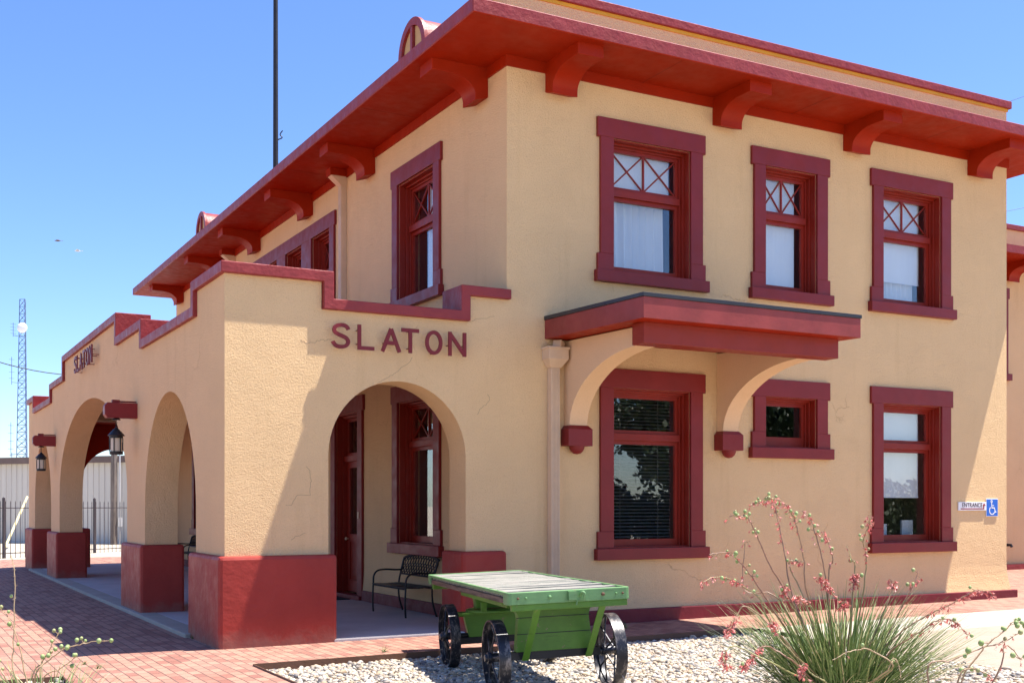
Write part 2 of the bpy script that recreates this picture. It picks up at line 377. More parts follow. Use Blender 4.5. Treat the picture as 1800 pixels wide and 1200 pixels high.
    def build(s, name, mats, parent=None, smooth=False, bevel=0, loc=None, rot=None, fixn=True, angle=35, merge=False):
        me = bpy.data.meshes.new(name); me.from_pydata(s.v, [], s.f)
        if not isinstance(mats, (list, tuple)): mats = [mats]
        for m_ in mats: me.materials.append(m_)
        me.polygons.foreach_set('material_index', s.mi)
        if any(t != 0.5 for t in s.tone):
            a = me.attributes.new('leaf_tone', 'FLOAT', 'POINT'); a.data.foreach_set('value', s.tone)
        if fixn and len(s.f) < 60000:
            bm = bmesh.new(); bm.from_mesh(me)
            if merge: bmesh.ops.remove_doubles(bm, verts=bm.verts, dist=1e-4)
            bmesh.ops.recalc_face_normals(bm, faces=bm.faces); bm.to_mesh(me); bm.free()
        if smooth:
            me.polygons.foreach_set('use_smooth', [True] * len(me.polygons))
            try: me.set_sharp_from_angle(angle=R(angle))
            except Exception: pass
        me.update()
        o = bpy.data.objects.new(name, me); COL.objects.link(o)
        if parent: o.parent = parent
        if loc is not None: o.location = loc
        if rot is not None: o.rotation_euler = rot
        if bevel:
            md = o.modifiers.new('bevel', 'BEVEL'); md.width = bevel; md.segments = 2; md.limit_method = 'ANGLE'; md.angle_limit = R(40)
        return o
def fix_out(o):
    # every outer face of the shell looks away from the middle of the building
    me = o.data; bm = bmesh.new(); bm.from_mesh(me)
    bmesh.ops.remove_doubles(bm, verts=bm.verts, dist=1e-4)
    flip = []
    for f in bm.faces:
        c = f.calc_center_median(); f.normal_update(); n = f.normal
        want = None
        if c.y < .05 and abs(n.y) > .5: want = n.y < 0
        elif c.x < .05 and abs(n.x) > .5: want = n.x < 0
        elif c.y < .2 and c.x < .001 : want = n.x < 0
        if want is False: flip.append(f)
    bmesh.ops.reverse_faces(bm, faces=flip); bm.to_mesh(me); bm.free()
def boxes(name, lst, mat, parent, bevel=0):
    for b_ in lst:
        q_ = MB(); q_.box(*b_); q_.build(name, mat, parent, bevel=bevel)
def tag(o, label=None, cat=None, group=None, kind=None):
    if label: o['label'] = label
    if cat: o['category'] = cat
    if group: o['group'] = group
    if kind: o['kind'] = kind
    return o
def thing(name, label, cat, loc=(0, 0, 0), rotz=0, group=None):
    o = bpy.data.objects.new(name, None); COL.objects.link(o); o.location = loc; o.rotation_euler = (0, 0, rotz); o.empty_display_size = 0.2
    return tag(o, label, cat, group)
def struct(o, label=None): o['kind'] = 'structure'; return tag(o, label)
def dup(root, loc=None, rot=None, label=None):
    def cp(o, par):
        c = o.copy(); COL.objects.link(c)
        if par: c.parent = par
        for ch in list(o.children): cp(ch, c)
        return c
    r = cp(root, root.parent)
    if loc is not None: r.location = loc
    if rot is not None: r.rotation_euler = rot
    if label: r['label'] = label
    return r

# ------------------------------------------------------------------ light and sky
SUN = Vector((0.345, -0.122, 1.0)).normalized()
elev = math.asin(SUN.z); azim = math.atan2(SUN.x, SUN.y)
w = bpy.data.worlds.new('World'); S.world = w; w.use_nodes = True; nt = w.node_tree; nt.nodes.clear()
wo = nt.nodes.new('ShaderNodeOutputWorld'); bg = nt.nodes.new('ShaderNodeBackground'); sky = nt.nodes.new('ShaderNodeTexSky')
sky.sky_type = 'NISHITA'; sky.sun_disc = False; sky.sun_elevation = elev; sky.sun_rotation = azim
sky.altitude = 900; sky.air_density = 1.0; sky.dust_density = 1.1; sky.ozone_density = 6.0
hs = nt.nodes.new('ShaderNodeHueSaturation'); hs.inputs['Saturation'].default_value = 1.12; hs.inputs['Hue'].default_value = 0.510; nt.links.new(sky.outputs[0], hs.inputs['Color']); nt.links.new(hs.outputs[0], bg.inputs[0]); nt.links.new(bg.outputs[0], wo.inputs[0]); bg.inputs[1].default_value = 0.108
sl = bpy.data.lights.new('sun', 'SUN'); sl.energy = 5.0; sl.angle = R(0.5); sl.color = (1, 0.94, 0.85)
so = bpy.data.objects.new('sun', sl); COL.objects.link(so); so.rotation_euler = SUN.to_track_quat('Z', 'Y').to_euler(); so.location = (5, -10, 30)
S.view_settings.view_transform = 'Standard'; S.view_settings.look = 'None'; S.view_settings.exposure = 1.32; S.view_settings.gamma = 1
S.cycles.max_bounces = 8; S.cycles.diffuse_bounces = 4; S.cycles.transparent_max_bounces = 24

# ------------------------------------------------------------------ ground
def gz(x):
    if x <= -6: return -0.18
    if x <= -4: return -0.18 + 0.08 * (x + 6) / 2
    if x <= 10: return -0.10 + 0.10 * (x + 4) / 14
    return 0.0
def sheet(mb, x0, x1, y0, y1, dz=0.0):
    xs = [x0] + [b_ for b_ in (-6, -4, 10) if x0 < b_ < x1] + [x1]
    for a, c in zip(xs, xs[1:]):
        mb.add([(a, y0, gz(a) + dz), (c, y0, gz(c) + dz), (c, y1, gz(c) + dz), (a, y1, gz(a) + dz)], [(0, 1, 2, 3)])
g = MB(); sheet(g, -2500, 2500, -2500, 2500, -0.075); struct(g.build('ground', M['dirt'], fixn=False))
BX0, BX1, BY = -3.96, 2.9, -1.66          # gravel bed
g = MB()
sheet(g, -5.8, 30, BY, 26.3); sheet(g, -40, -5.8, -1.15, 26.3); sheet(g, -5.8, BX0, -13, BY)
struct(g.build('brick_pavement', M['brick'], fixn=False))
g = MB(); sheet(g, BX0, BX1, -9, BY, -0.072); struct(g.build('gravel_bed', M['bed'], fixn=False))
g = MB(); sheet(g, -14, -5.8, -9, -1.15, -0.035); struct(g.build('planting_bed', M['bed'], fixn=False))
g = MB()                                            # rolled kerb: a smooth concrete lip that falls to the drive
prof = [(-1.66, 0.0), (-1.70, 0.012), (-2.35, 0.010), (-2.55, -0.01), (-2.68, -0.05), (-2.72, -0.065)]
for (ya, za), (yb, zb) in zip(prof, prof[1:]):
    xs = [BX1, 10, 40]
    for a, c in zip(xs, xs[1:]):
        g.add([(a, yb, gz(a) + zb), (c, yb, gz(c) + zb), (c, ya, gz(c) + za), (a, ya, gz(a) + za)], [(0, 1, 2, 3)])
struct(g.build('kerb', M['curb'], fixn=False))
g = MB(); g.box(BX1 - .012, BX1, -9, -1.66, -.2, gz(BX1) - .055); struct(g.build('kerb', M['curb']))
g = MB(); sheet(g, BX1, 40, -9, -2.70, -0.06); struct(g.build('driveway', M['drive'], fixn=False))
g = MB(); sheet(g, -60, 80, -30, -16, -0.05); struct(g.build('road', M['bounce_road'], fixn=False))

# steel edging strips around the beds
e = MB()
e.box(BX0, BX1, BY - .004, BY + .004, -0.2, 0); e.box(BX0 - .004, BX0 + .004, -9, BY - .004, -0.25, -0.07)
for i, v in enumerate(e.v):
    if v[2] == 0: e.v[i] = (v[0], v[1], gz(v[0]) + 0.022)
    if v[2] == -0.07: e.v[i] = (v[0], v[1], gz(v[0]) + 0.02)
tag(e.build('landscape_edging', M['rust_edge']), 'rusty steel edging strip along the brick side of the gravel bed', 'edging')
e = MB(); e.box(-14, -5.8, -1.154, -1.146, -0.3, -0.145); e.box(-5.804, -5.796, -9, -1.154, -0.3, -0.145)
tag(e.build('landscape_edging', M['rust_edge']), 'dark steel edging corner of the planting bed at lower left', 'edging')

# river pebbles (stuff)
def ico(sub):
    bm = bmesh.new(); bmesh.ops.create_icosphere(bm, subdivisions=sub, radius=1.0)
    v = np.array([x.co[:] for x in bm.verts]); f = np.array([[q.index for q in x.verts] for x in bm.faces]); bm.free(); return v, f
def pebbles(name, region, n, r0, r1, seed, sub=2, drop=.03):
    rs = np.random.RandomState(seed); base, faces = ico(sub); nv = len(base)
    x0, x1, y0, y1 = region
    cx = rs.uniform(x0, x1, n); cy = y0 + (y1 - y0) * rs.uniform(0, 1, n)
    r = r0 + (r1 - r0) * rs.beta(1.4, 3.2, n)
    sc = np.stack([r * rs.uniform(.85, 1.35, n), r * rs.uniform(.7, 1.0, n), r * rs.uniform(.5, .8, n)], 1)
    yaw = rs.uniform(0, 6.283, n); tilt = rs.normal(0, .35, n)
    gzv = np.interp(cx, [-6, -4, 10], [-.18, -.10, 0.0]) - drop
    cz = gzv + sc[:, 2] * rs.uniform(.15, 1.15, n)
    V = np.repeat(base[None], n, 0)
    ph = rs.uniform(0, 6.28, (n, 3)); amp = rs.uniform(.05, .18, (n, 1, 1))
    V = V * (1 + amp * (np.sin(2.3 * V[:, :, [1]] + ph[:, None, [0]]) + np.sin(2.9 * V[:, :, [0]] + ph[:, None, [1]])))
    V = V * sc[:, None, :]
    ct, stt = np.cos(tilt)[:, None], np.sin(tilt)[:, None]
    y_, z_ = V[:, :, 1] * ct - V[:, :, 2] * stt, V[:, :, 1] * stt + V[:, :, 2] * ct
    cyw, syw = np.cos(yaw)[:, None], np.sin(yaw)[:, None]
    X = V[:, :, 0] * cyw - y_ * syw + cx[:, None]; Y = V[:, :, 0] * syw + y_ * cyw + cy[:, None]; Z = z_ + cz[:, None]
    X = np.clip(X, x0 + .006, x1 - .006); Y = np.clip(Y, y0, y1 - .006)
    co_ = np.stack([X, Y, Z], 2).reshape(-1, 3).astype(np.float32)
    F = (faces[None] + (np.arange(n) * nv)[:, None, None]).reshape(-1, 3).astype(np.int32)
    me = bpy.data.meshes.new(name); me.vertices.add(len(co_)); me.vertices.foreach_set('co', co_.ravel())
    me.loops.add(F.size); me.loops.foreach_set('vertex_index', F.ravel())
    me.polygons.add(len(F)); me.polygons.foreach_set('loop_start', np.arange(0, F.size, 3, dtype=np.int32))
    me.polygons.foreach_set('use_smooth', np.ones(len(F), bool)); me.update(calc_edges=True)
    pal = np.array([(.60, .49, .35), (.68, .60, .48), (.52, .38, .24), (.72, .68, .60), (.36, .31, .27), (.20, .19, .19), (.62, .53, .42), (.46, .42, .38), (.10, .10, .11), (.55, .44, .33)])
    pw = np.array([.18, .17, .10, .11, .10, .07, .11, .07, .035, .055]); pw /= pw.sum()
    colr = .73 * pal[rs.choice(len(pal), n, p=pw)] * rs.uniform(.8, 1.15, (n, 1))
    ca = np.ones((n, nv, 4), np.float32); ca[:, :, :3] = np.clip(colr, 0, .85)[:, None, :]
    a = me.color_attributes.new('stone_colour', 'FLOAT_COLOR', 'POINT'); a.data.foreach_set('color', ca.ravel())
    me.materials.append(M['pebble']); o = bpy.data.objects.new(name, me); COL.objects.link(o)
    return tag(o, 'cream and grey river pebbles covering the bed under the cart', 'gravel', None, 'stuff')
pebbles('river_gravel', (BX0, BX1, -6.6, BY), 33000, .010, .040, 3, 2, .066)
o = pebbles('bed_gravel', (-8.6, -5.8, -4.2, -1.15), 4500, .014, .04, 5)
o['label'] = 'pebbles in the planting bed at the lower left corner'

# ------------------------------------------------------------------ the depot
depot = thing('depot_building', 'two storey tan stucco railway depot with maroon trim and arched portico', 'building')
H2 = 7.69                                        # soffit
WU = dict(z0=4.93, z1=6.82); WG = dict(z0=1.0, z1=3.28)
R_WIN = [(2.38, 1.36, 'u', 'curtain'), (5.01, 1.05, 'u', 'shade'), (7.65, 1.36, 'u', 'half'),
         (2.38, 1.36, 'g', 'blind'), (5.01, 1.05, 's', 'none'), (7.65, 1.36, 'g', 'office')]
L_WIN = [(3.0, 1.40, 'u', 'sidecurtain'), (7.48, 1.05, 'u', 'none'), (9.12, 1.05, 'u', 'none'), (10.75, 1.05, 'u', 'none'), (12.4, 1.05, 'u', 'none'), (16.95, 1.40, 'u', 'sidecurtain'),
         (3.0, 1.40, 'p', 'porch'), (9.97, 1.40, 'p', 'none'), (16.95, 1.40, 'p', 'none')]
DOORS = [6.08, 13.87]
def zr(t): return {'u': (4.93, 6.82), 'g': (1.0, 3.28), 'p': (1.0, 3.28), 's': (2.5, 3.28)}[t]

def wall_panel(mb, a0, a1, z0, z1, th, ops, fmap, mi_in=1, flare=0.0, flare_end=False):
    """fmap(a, d, z): d=0 outer face, d=th inner face; ops = rectangles (a,b,z0,z1)"""
    As = sorted({a0, a1} | {x for o_ in ops for x in o_[:2]}); Zs = sorted({z0, z1} | {x for o_ in ops for x in o_[2:]} | ({0.0, .1, .2, .3, .42, .56} if flare else set()))
    Zs = [z for z in Zs if z0 <= z <= z1]
    def P(a, d, z):
        if flare and d == 0 and z < .6:
            k = flare * ((.6 - max(z, 0)) / .6) ** 2; return fmap(a + (k if flare_end and a == a1 else 0), -k, z)
        return fmap(a, d, z)
    def inside(a, b_, z, zz):
        return any(o_[0] <= a and b_ <= o_[1] and o_[2] <= z and zz <= o_[3] for o_ in ops)
    idx = {}
    for i, a in enumerate(As[:-1]):
        for j, z in enumerate(Zs[:-1]):
            a2, z2 = As[i + 1], Zs[j + 1]
            if inside(a, a2, z, z2): continue
            mb.add([P(a, 0, z), P(a2, 0, z), P(a2, 0, z2), P(a, 0, z2)], [(0, 1, 2, 3)], 0)
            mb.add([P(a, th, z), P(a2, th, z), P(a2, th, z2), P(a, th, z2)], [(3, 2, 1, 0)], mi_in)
    for (x0, x1, y0, y1) in ops:
        for (pa, pb) in (((x0, y0), (x0, y1)), ((x0, y1), (x1, y1)), ((x1, y1), (x1, y0)), ((x1, y0), (x0, y0))):
            mb.add([fmap(pa[0], 0, pa[1]), fmap(pa[0], th, pa[1]), fmap(pb[0], th, pb[1]), fmap(pb[0], 0, pb[1])], [(0, 1, 2, 3)], 0)
    ends = [((a0, z1), (a1, z1))] + [((a_, za), (a_, zb)) for a_ in (a0, a1) for za, zb in zip(Zs, Zs[1:])]
    for (pa, pb) in ends:
        mb.add([P(pa[0], 0, pa[1]), fmap(pa[0], th, pa[1]), fmap(pb[0], th, pb[1]), P(pb[0], 0, pb[1])], [(0, 1, 2, 3)], 0)
TH = 0.36
wl = MB()
ops = [(c - w_ / 2, c + w_ / 2, *zr(t)) for c, w_, t, k in R_WIN]
wall_panel(wl, 0, 10, -0.2, 7.8, TH, ops, lambda a, d, z: (a, d, z), flare=.09, flare_end=True)
ops = [(c - w_ / 2, c + w_ / 2, *zr(t)) for c, w_, t, k in L_WIN] + [(c - .58, c + .58, -0.05, 3.28) for c in DOORS]
wall_panel(wl, .002, 19.95, -0.2, 7.8, TH, ops, lambda a, d, z: (d - .002, a, z), flare=.04)
wl.box(10 - TH, 10, TH, 19.95, -0.2, 7.8); wl.box(TH, 10 - TH, 19.95 - TH, 19.95, -0.2, 7.8)
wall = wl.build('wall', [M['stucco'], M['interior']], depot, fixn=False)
fix_out(wall)
fl = MB(); fl.box(TH, 10 - TH, TH, 19.95 - TH, -0.15, 0.05); fl.box(TH, 10 - TH, TH, 19.95 - TH, 4.0, 4.3)
fl.box(TH, 10 - TH, 4.9, 5.0, 0.05, 4.0); fl.box(TH, 10 - TH, 4.9, 5.0, 4.3, 7.69); fl.box(4.0, 4.1, TH, 4.9, 4.3, 7.69); fl.box(6.3, 6.4, TH, 4.9, 4.3, 7.69); fl.box(3.9, 4.0, TH, 4.9, .05, 4.0); fl.box(6.3, 6.4, TH, 4.9, .05, 4.0)
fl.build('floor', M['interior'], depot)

# plinth strip at the foot of the walls
pl = MB()
pl.box(-0.05, 10.14, -0.125, 0.0, -0.2, 0.135); pl.box(10.0, 10.14, 0.0, 6.0, -0.2, 0.135)
for a, c in ((0.62, DOORS[0] - .85), (DOORS[0] + .85, DOORS[1] - .85), (DOORS[1] + .85, 19.4)): pl.box(-0.07, 0.0, a, c, -0.2, 0.13)
pl.build('plinth', M['plinth_maroon'], depot, bevel=.012)

# roof slab with deep eaves, frieze, parapet
EX0, EX1, EY0, EY1 = -1.03, 11.03, -1.03, 20.92
ev = MB(); ev.box(EX0, EX1, EY0, EY1, H2, 7.88)
eave = ev.build('roof_slab', [M['soffit'], M['maroon_rough']], depot)
for p_ in eave.data.polygons:
    if abs(p_.normal.z) < .5 or p_.normal.z > .5: p_.material_index = 1
eave.modifiers.new('bevel', 'BEVEL').width = .012
fr = MB()
fr.box(-.03, 10.03, -.03, 0, 7.545, H2); fr.box(-.03, 0, 0, 19.98, 7.545, H2); fr.box(10, 10.03, 0, 6.0, 7.545, H2); fr.box(0, 10.0, 19.95, 19.98, 7.545, H2)
fr.build('frieze', M['soffit'], depot)
pp = MB(); pp.box(0, 10, 0, .4, 7.88, 8.585); pp.box(0, .4, .4, 19.95, 7.88, 8.585); pp.box(9.6, 10, .4, 19.95, 7.88, 8.585); pp.box(.4, 9.6, 19.55, 19.95, 7.88, 8.585)
par = pp.build('parapet', M['stucco'], depot)
q = MB(); q.box(-.018, 10.02, -.018, 0, 8.535, 8.585); q.build('ochre_strip', M['ochre'], par)  # thin ochre band just below the coping
cp = MB(); cp.box(-.06, 10.07, -.06, .46, 8.585, 8.715); cp.box(-.06, .46, .46, 20.0, 8.585, 8.715); cp.box(9.54, 10.07, .46, 20.0, 8.585, 8.715)
cp.build('coping', M['maroon_rough'], par, bevel=.012)
# half-round ornaments on the long parapet
def ornament(v):
    o_ = MB(); r1, r2 = .52, .40; zc = 8.76; n = 20
    arc = [(-r1 * math.cos(math.pi * i / n), zc + r1 * math.sin(math.pi * i / n)) for i in range(n + 1)]
    o_.prism(arc, lambda a, z: (.0, v + a, z), lambda a, z: (.55, v + a, z), 0)
    o_.ribbon([(-(r1 - .06) * math.cos(math.pi * i / n), zc + .03 + (r1 - .06) * math.sin(math.pi * i / n)) for i in range(n + 1)], .06, lambda a, z: (-.06, v + a, z), lambda a, z: (0, v + a, z), 0)
    o_.box(-.06, 0, v - .04, v + .04, zc, zc + r1 - .1); o_.box(-.08, .6, v - .64, v + .64, 8.715, 8.77)
    ob = o_.build('arched_ornament', M['maroon_rough'], par, smooth=True)
    q = MB()
    for s_ in (-1, 1):
        pts = [(s_ * .05, zc + .07), (s_ * .38, zc + .07)] + [(s_ * .38 * math.cos(a), zc + .07 + .35 * math.sin(a)) for a in [k * math.pi / 2 / 8 for k in range(1, 9)]]
        pts[-1] = (s_ * .05, zc + .07 + .345)
        q.prism(pts, lambda a, z: (-.012, v + a, z), lambda a, z: (-.004, v + a, z))
    q.build('ornament_recess', M['vent_tan'], par)
ornament(3.09); ornament(16.86)
rt = MB(); rt.box(.4, 9.6, .4, 19.55, 7.88, 8.0); rt.build('roof_deck', M['roofing'], depot)

boxes('soffit_joint', [(x - .004, x + .004, EY0 + .06, -.03, H2 - .0015, H2) for x in (2.2, 5.0, 7.8)] + [(EX0 + .06, -.03, y - .004, y + .004, H2 - .0015, H2) for y in (2.9, 6.6, 10.0, 13.4, 17.1)], M['soffit_dark'], eave)
# eave brackets
def bracket_mesh():
    prof = [(-.01, 7.29), (.20, 7.225), (.20, 7.30)]
    prof += [(.62 - .42 * math.cos(t), 7.30 + .235 * math.sin(t)) for t in [math.pi / 2 * i / 9 for i in range(1, 10)]]
    prof += [(.86, 7.535), (.86, 7.70), (-.01, 7.70)]
    b_ = MB(); b_.prism(prof, lambda d, z: (-.2, -d, z), lambda d, z: (.2, -d, z))
    return b_
br0 = bracket_mesh().build('eave_bracket', M['soffit'], depot, smooth=True, bevel=.006, angle=25)
br0.location = (.80, 0, 0)
for x in (3.69, 6.32, 9.20): dup(br0, (x, 0, 0))
for y in (.75, 4.95, 8.2, 11.75, 15.0, 19.2): dup(br0, (0, y, 0), (0, 0, R(-90)))

# ------------------------------------------------------------------ windows
def ring(mb, x0, x1, z0, z1, t, y0, y1, tb=None, bottom=True):
    tb = t if tb is None else tb; zb = z0 + (tb if bottom else 0)
    mb.box(x0, x0 + t, y0, y1, zb, z1 - t); mb.box(x1 - t, x1, y0, y1, zb, z1 - t); mb.box(x0, x1, y0, y1, z1 - t, z1)
    if bottom: mb.box(x0, x1, y0, y1, z0, zb)
def make_window(loc, rz, w, kind, dress, casing=True):
    z0, z1 = zr(kind); h = w / 2; J = .22; E = .27; rot = (0, 0, rz)
    c = MB()
    if casing:
        c.box(-h - E, h + E, -.05, 0, z1, z1 + .27)
        for s_ in (-1, 1):
            a, b_ = sorted((s_ * h, s_ * (h + J))); c.box(a, b_, -.05, 0, z0 + .24, z1 - .0001)
            a, b_ = sorted((s_ * h, s_ * (h + E))); c.box(a, b_, -.05, 0, z0, z0 + .24)
        # ears that hang a little below the lintel
        for s_ in (-1, 1):
            a, b_ = sorted((s_ * (h + J), s_ * (h + E))); c.box(a, b_, -.05, 0, z1 - .012, z1 - .0001)
    else: c.box(-h, h, .03, .05, z0, z0 + .03)
    win = c.build('window', M['maroon'], depot, bevel=.006, loc=loc, rot=rot)
    if casing:
        s_ = MB(); s_.box(-h - .31, h + .31, -.10, 0.0, z0 - .165, z0); s_.build('sill', M['maroon'], win, bevel=.008)
    f = MB()
    ring(f, -h, h, z0, z1, .02, .0, .10, bottom=False); ring(f, -h, h, z0, z1, .045, .10, .16, bottom=False); ring(f, -h, h, z0, z1, .07, .16, .30, bottom=False)
    f.box(-h, h, .001, .30, z0, z0 + .02)
    hs = h - .07; zt = {'u': 6.05, 'g': 2.55, 'p': 2.55, 's': None}[kind]
    ztop = z1 - .07
    if zt: f.box(-hs, hs, .135, .235, zt, zt + .10)
    f.build('frame', M['window_red'], win, bevel=.004)
    s_ = MB(); y0, y1 = .19, .232
    panes = []
    if zt:
        ring(s_, -hs, hs, zt + .10, ztop, .05, y0, y1); panes.append((zt + .15, ztop - .05))
        ring(s_, -hs + .0, hs, z0 + .02, zt, .055, y0, y1, .10); panes.append((z0 + .12, zt - .055))
        if kind in 'up':
            a, b_ = panes[0]; hg = hs - .05
            s_.box(-.014, .014, .20, .225, a, b_)
            for sx in (-1, 1):
                xa, xb = sorted((sx * .014, sx * hg))
                s_.bar((xa, .2125, a), (xb, .2125, b_), .018, .022, up=(0, 1, 0)); s_.bar((xa, .2145, b_), (xb, .2145, a), .018, .022, up=(0, 1, 0))
    else:
        ring(s_, -hs, hs, z0 + .02, ztop, .05, y0, y1, .16); panes.append((z0 + .18, ztop - .05))
    s_.build('sash', M['window_red'], win)
    hg = hs - .05
    for a, b_ in panes:
        q = MB(); q.box(-hg, hg, .226, .2285, a, b_)
        q.build('pane', M['glass'], win)
    # dressing inside
    def wavy(x0, x1, za, zb, y, n, amp, seed):
        q = MB(); rr = random.Random(seed); vs = []; fs = []; pts = n * 8
        ph = rr.uniform(0, 6)
        for i in range(pts + 1):
            t = i / pts; x = x0 + (x1 - x0) * t; yy = y + amp * math.sin(t * n * 6.283 + ph + .8 * math.sin(t * 9 + ph))
            vs += [(x, yy, za + .01 * math.sin(t * n * 6.283)), (x, yy * .6 + y * .4, zb)]
        fs = [(2 * i, 2 * i + 2, 2 * i + 3, 2 * i + 1) for i in range(pts)]
        q.add(vs, fs); q.add([(a_, b_ + .006, c_) for a_, b_, c_ in vs], [tuple(reversed(f_)) for f_ in fs]); return q
    def flat(x0, x1, za, zb, y):
        q = MB(); n = 10
        vs = []
        for i in range(n + 1):
            x = x0 + (x1 - x0) * i / n; vs += [(x, y + .004 * math.sin(i * 1.3), za), (x, y, zb)]
        fs = [(2 * i, 2 * i + 2, 2 * i + 3, 2 * i + 1) for i in range(n)]
        q.add(vs, fs); q.add([(a_, b_ + .004, c_) for a_, b_, c_ in vs], [tuple(reversed(f_)) for f_ in fs]); q.box(x0, x1, y - .006, y + .006, za - .02, za); q.lathe([(.02, x0), (.02, x1)], (0, y + .02, zb), 0, 8); return q
    if dress == 'curtain':
        flat(-hg, hg - .02, zt - .0, z1 - .02, .33).build('roller_shade', M['shade'], win, fixn=False)
        wavy(-hg - .05, hg - .05, z0 + .04, zt + .02, .41, 8, .07, 3).build('curtain', M['curtain'], win, smooth=True, fixn=False)
    elif dress == 'shade':
        flat(-hg, hg - .02, z0 + .06, z1 - .02, .34).build('roller_shade', M['shade'], win, fixn=False)
    elif dress == 'half':
        flat(-hg, hg - .02, z0 + .45, z1 - .02, .34).build('roller_shade', M['shade'], win, fixn=False)
        wavy(-hg, hg - .10, z0 + .04, z0 + .60, .42, 10, .03, 5).build('curtain', M['curtain'], win, smooth=True, fixn=False)
    elif dress == 'office':
        flat(-hg, hg - .03, z0 + .76, z1 - .02, .34).build('roller_shade', M['shade'], win, fixn=False)
    elif dress == 'blind':
        q = MB(); z = z0 + .14
        while z < z1 - .1:
            q.add([(-hg, .30, z), (hg, .30, z), (hg, .335, z + .020), (-hg, .335, z + .020)], [(0, 1, 2, 3)]); z += .05
        for x in (-hg * .6, hg * .6): q.box(x - .004, x + .004, .315, .319, z0 + .1, z1 - .05)
        q.build('slat_blind', M['blind'], win, fixn=False)
    elif dress == 'sidecurtain':
        wavy(-.30, hg, z0 + .06, z1 - .1, .33, 6, .025, 8).build('curtain', M['curtain'], win, smooth=True, fixn=False)
    elif dress == 'porch':
        flat(-.10 * 0 - hg, -.05, z0 + .12, z1 - .02, .50).build('roller_shade', M['tan_shade'], win, fixn=False)
    return win
for c, w_, t, k in R_WIN: make_window((c, 0, 0), 0, w_, t, k)
for c, w_, t, k in L_WIN: make_window((0, c, 0), R(-90), w_, t, k, casing=True if w_ > 1.2 else False)
# the four bunched windows share one broad casing
q = MB()
q.box(-.05, 0, 6.66, 13.22, 6.82, 7.09)
for a, c in ((6.71, 6.955), (8.005, 8.595), (9.645, 10.225), (11.275, 11.875), (12.925, 13.17)): q.box(-.05, 0, a, c, 4.93, 6.82)
q.box(-.10, 0, 6.64, 13.24, 4.765, 4.93)
q.build('window_casing', M['maroon'], depot, bevel=.006)

# ------------------------------------------------------------------ doors under the portico
def make_door(v):
    c = MB(); h = .58
    c.box(-h - .27, h + .27, -.05, 0, 3.28, 3.55)
    for s_ in (-1, 1):
        a, b_ = sorted((s_ * h, s_ * (h + .22))); c.box(a, b_, -.05, 0, .02, 3.28)
    c.box(-h - .22, h + .22, -.10, .1, -.06, .02)
    d = c.build('door', M['maroon'], depot, bevel=.006, loc=(0, v, 0), rot=(0, 0, R(-90)))
    f = MB(); ring(f, -h, h, .02, 3.28, .03, .0, .10, bottom=False); ring(f, -h, h, .02, 3.28, .07, .10, .30, bottom=False); f.box(-h + .07, h - .07, .12, .24, 2.42, 2.52)
    f.build('door_frame', M['window_red'], d)
    l = MB(); x = h - .07
    ring(l, -x, x, .03, 2.42, .12, .18, .225, .22); l.box(-x + .12, x - .12, .18, .225, .95, 1.09)
    l.box(-x + .12, x - .12, .205, .215, .25, .95); l.box(-x + .2, -.03, .195, .206, .33, .87); l.box(.03, x - .2, .195, .206, .33, .87)
    ring(l, -x, x, 2.52, 3.21, .06, .18, .225)
    l.build('door_leaf', M['window_red'], d, bevel=.004)
    g_ = MB(); g_.box(-x + .12, x - .12, .20, .204, 1.09, 2.30); g_.box(-x + .06, x - .06, .20, .204, 2.58, 3.15); g_.build('pane', M['glass'], d)
    k = MB(); k.lathe([(.012, 0), (.012, .03), (.03, .035), (.033, .05), (.02, .065), (.002, .068)], (-x + .06, .18, 1.0), 1, 10)
    for i, vv in enumerate(k.v): k.v[i] = (vv[0], .36 - vv[1], vv[2])
    k.build('handle', M['beige_metal'], d, smooth=True)
    kp = MB(); kp.box(h + .05, h + .12, -.066, -.05, 1.38, 1.50); kp.build('keypad', M['beige_metal'], d, bevel=.004)
for v in DOORS: make_door(v)

# ------------------------------------------------------------------ portico
PX = -3.83; PT = .50; PYE = 20.75
def ell(c, hw, zs, rise, n=28, z_bot=-.2):
    pts = [(c + hw, z_bot)] if False else []
    return [(c + hw * math.cos(math.pi * i / n), zs + rise * math.sin(math.pi * i / n)) for i in range(n + 1)]
def cutdown(parts):                         # arches listed left->right; returns bottom boundary traversed left->right
    out = []
    for c, hw, zs, rise in parts:
        out += [(c - hw, -.2)] + list(reversed(ell(c, hw, zs, rise))) + [(c + hw, -.2)]
    return out
po = MB()
# front wall (SLATON front): x from PX+PT to 0 in the plane y=0
top = [(0.0, 4.39), (-.58, 4.39), (-.58, 4.05), (-2.62, 4.05), (-2.62, 4.39), (PX + PT, 4.39)]
front = [(PX + PT, -.2)] + cutdown([(-1.575, .955, 2.24, .965)]) + [(0.0, -.2)] + top
po.prism(front, lambda a, z: (a, 0, z), lambda a, z: (a, PT, z))
# rear end wall, same shape; its inner side is painted red
po.prism(front, lambda a, z: (a, PYE, z), lambda a, z: (a, PYE - PT, z), 0, 1)
# long side wall
LV = [(0, 4.40), (1.37, 4.40), (1.37, 4.06), (4.93, 4.06), (4.93, 4.38), (7.13, 4.38), (7.13, 4.80)]
LV = LV + [(PYE - v, z) for v, z in reversed(LV)]
side = [(0, -.2)] + cutdown([(3.09, 1.66, 1.55, 1.68), (10.375, 4.14, 1.83, 1.88), (PYE - 3.09, 1.66, 1.55, 1.68)]) + [(PYE, -.2)] + list(reversed(LV))
po.prism(side, lambda v, z: (PX, v, z), lambda v, z: (PX + PT, v, z))
portico = po.build('portico', [M['stucco'], M['soffit']], depot, smooth=True, angle=30)
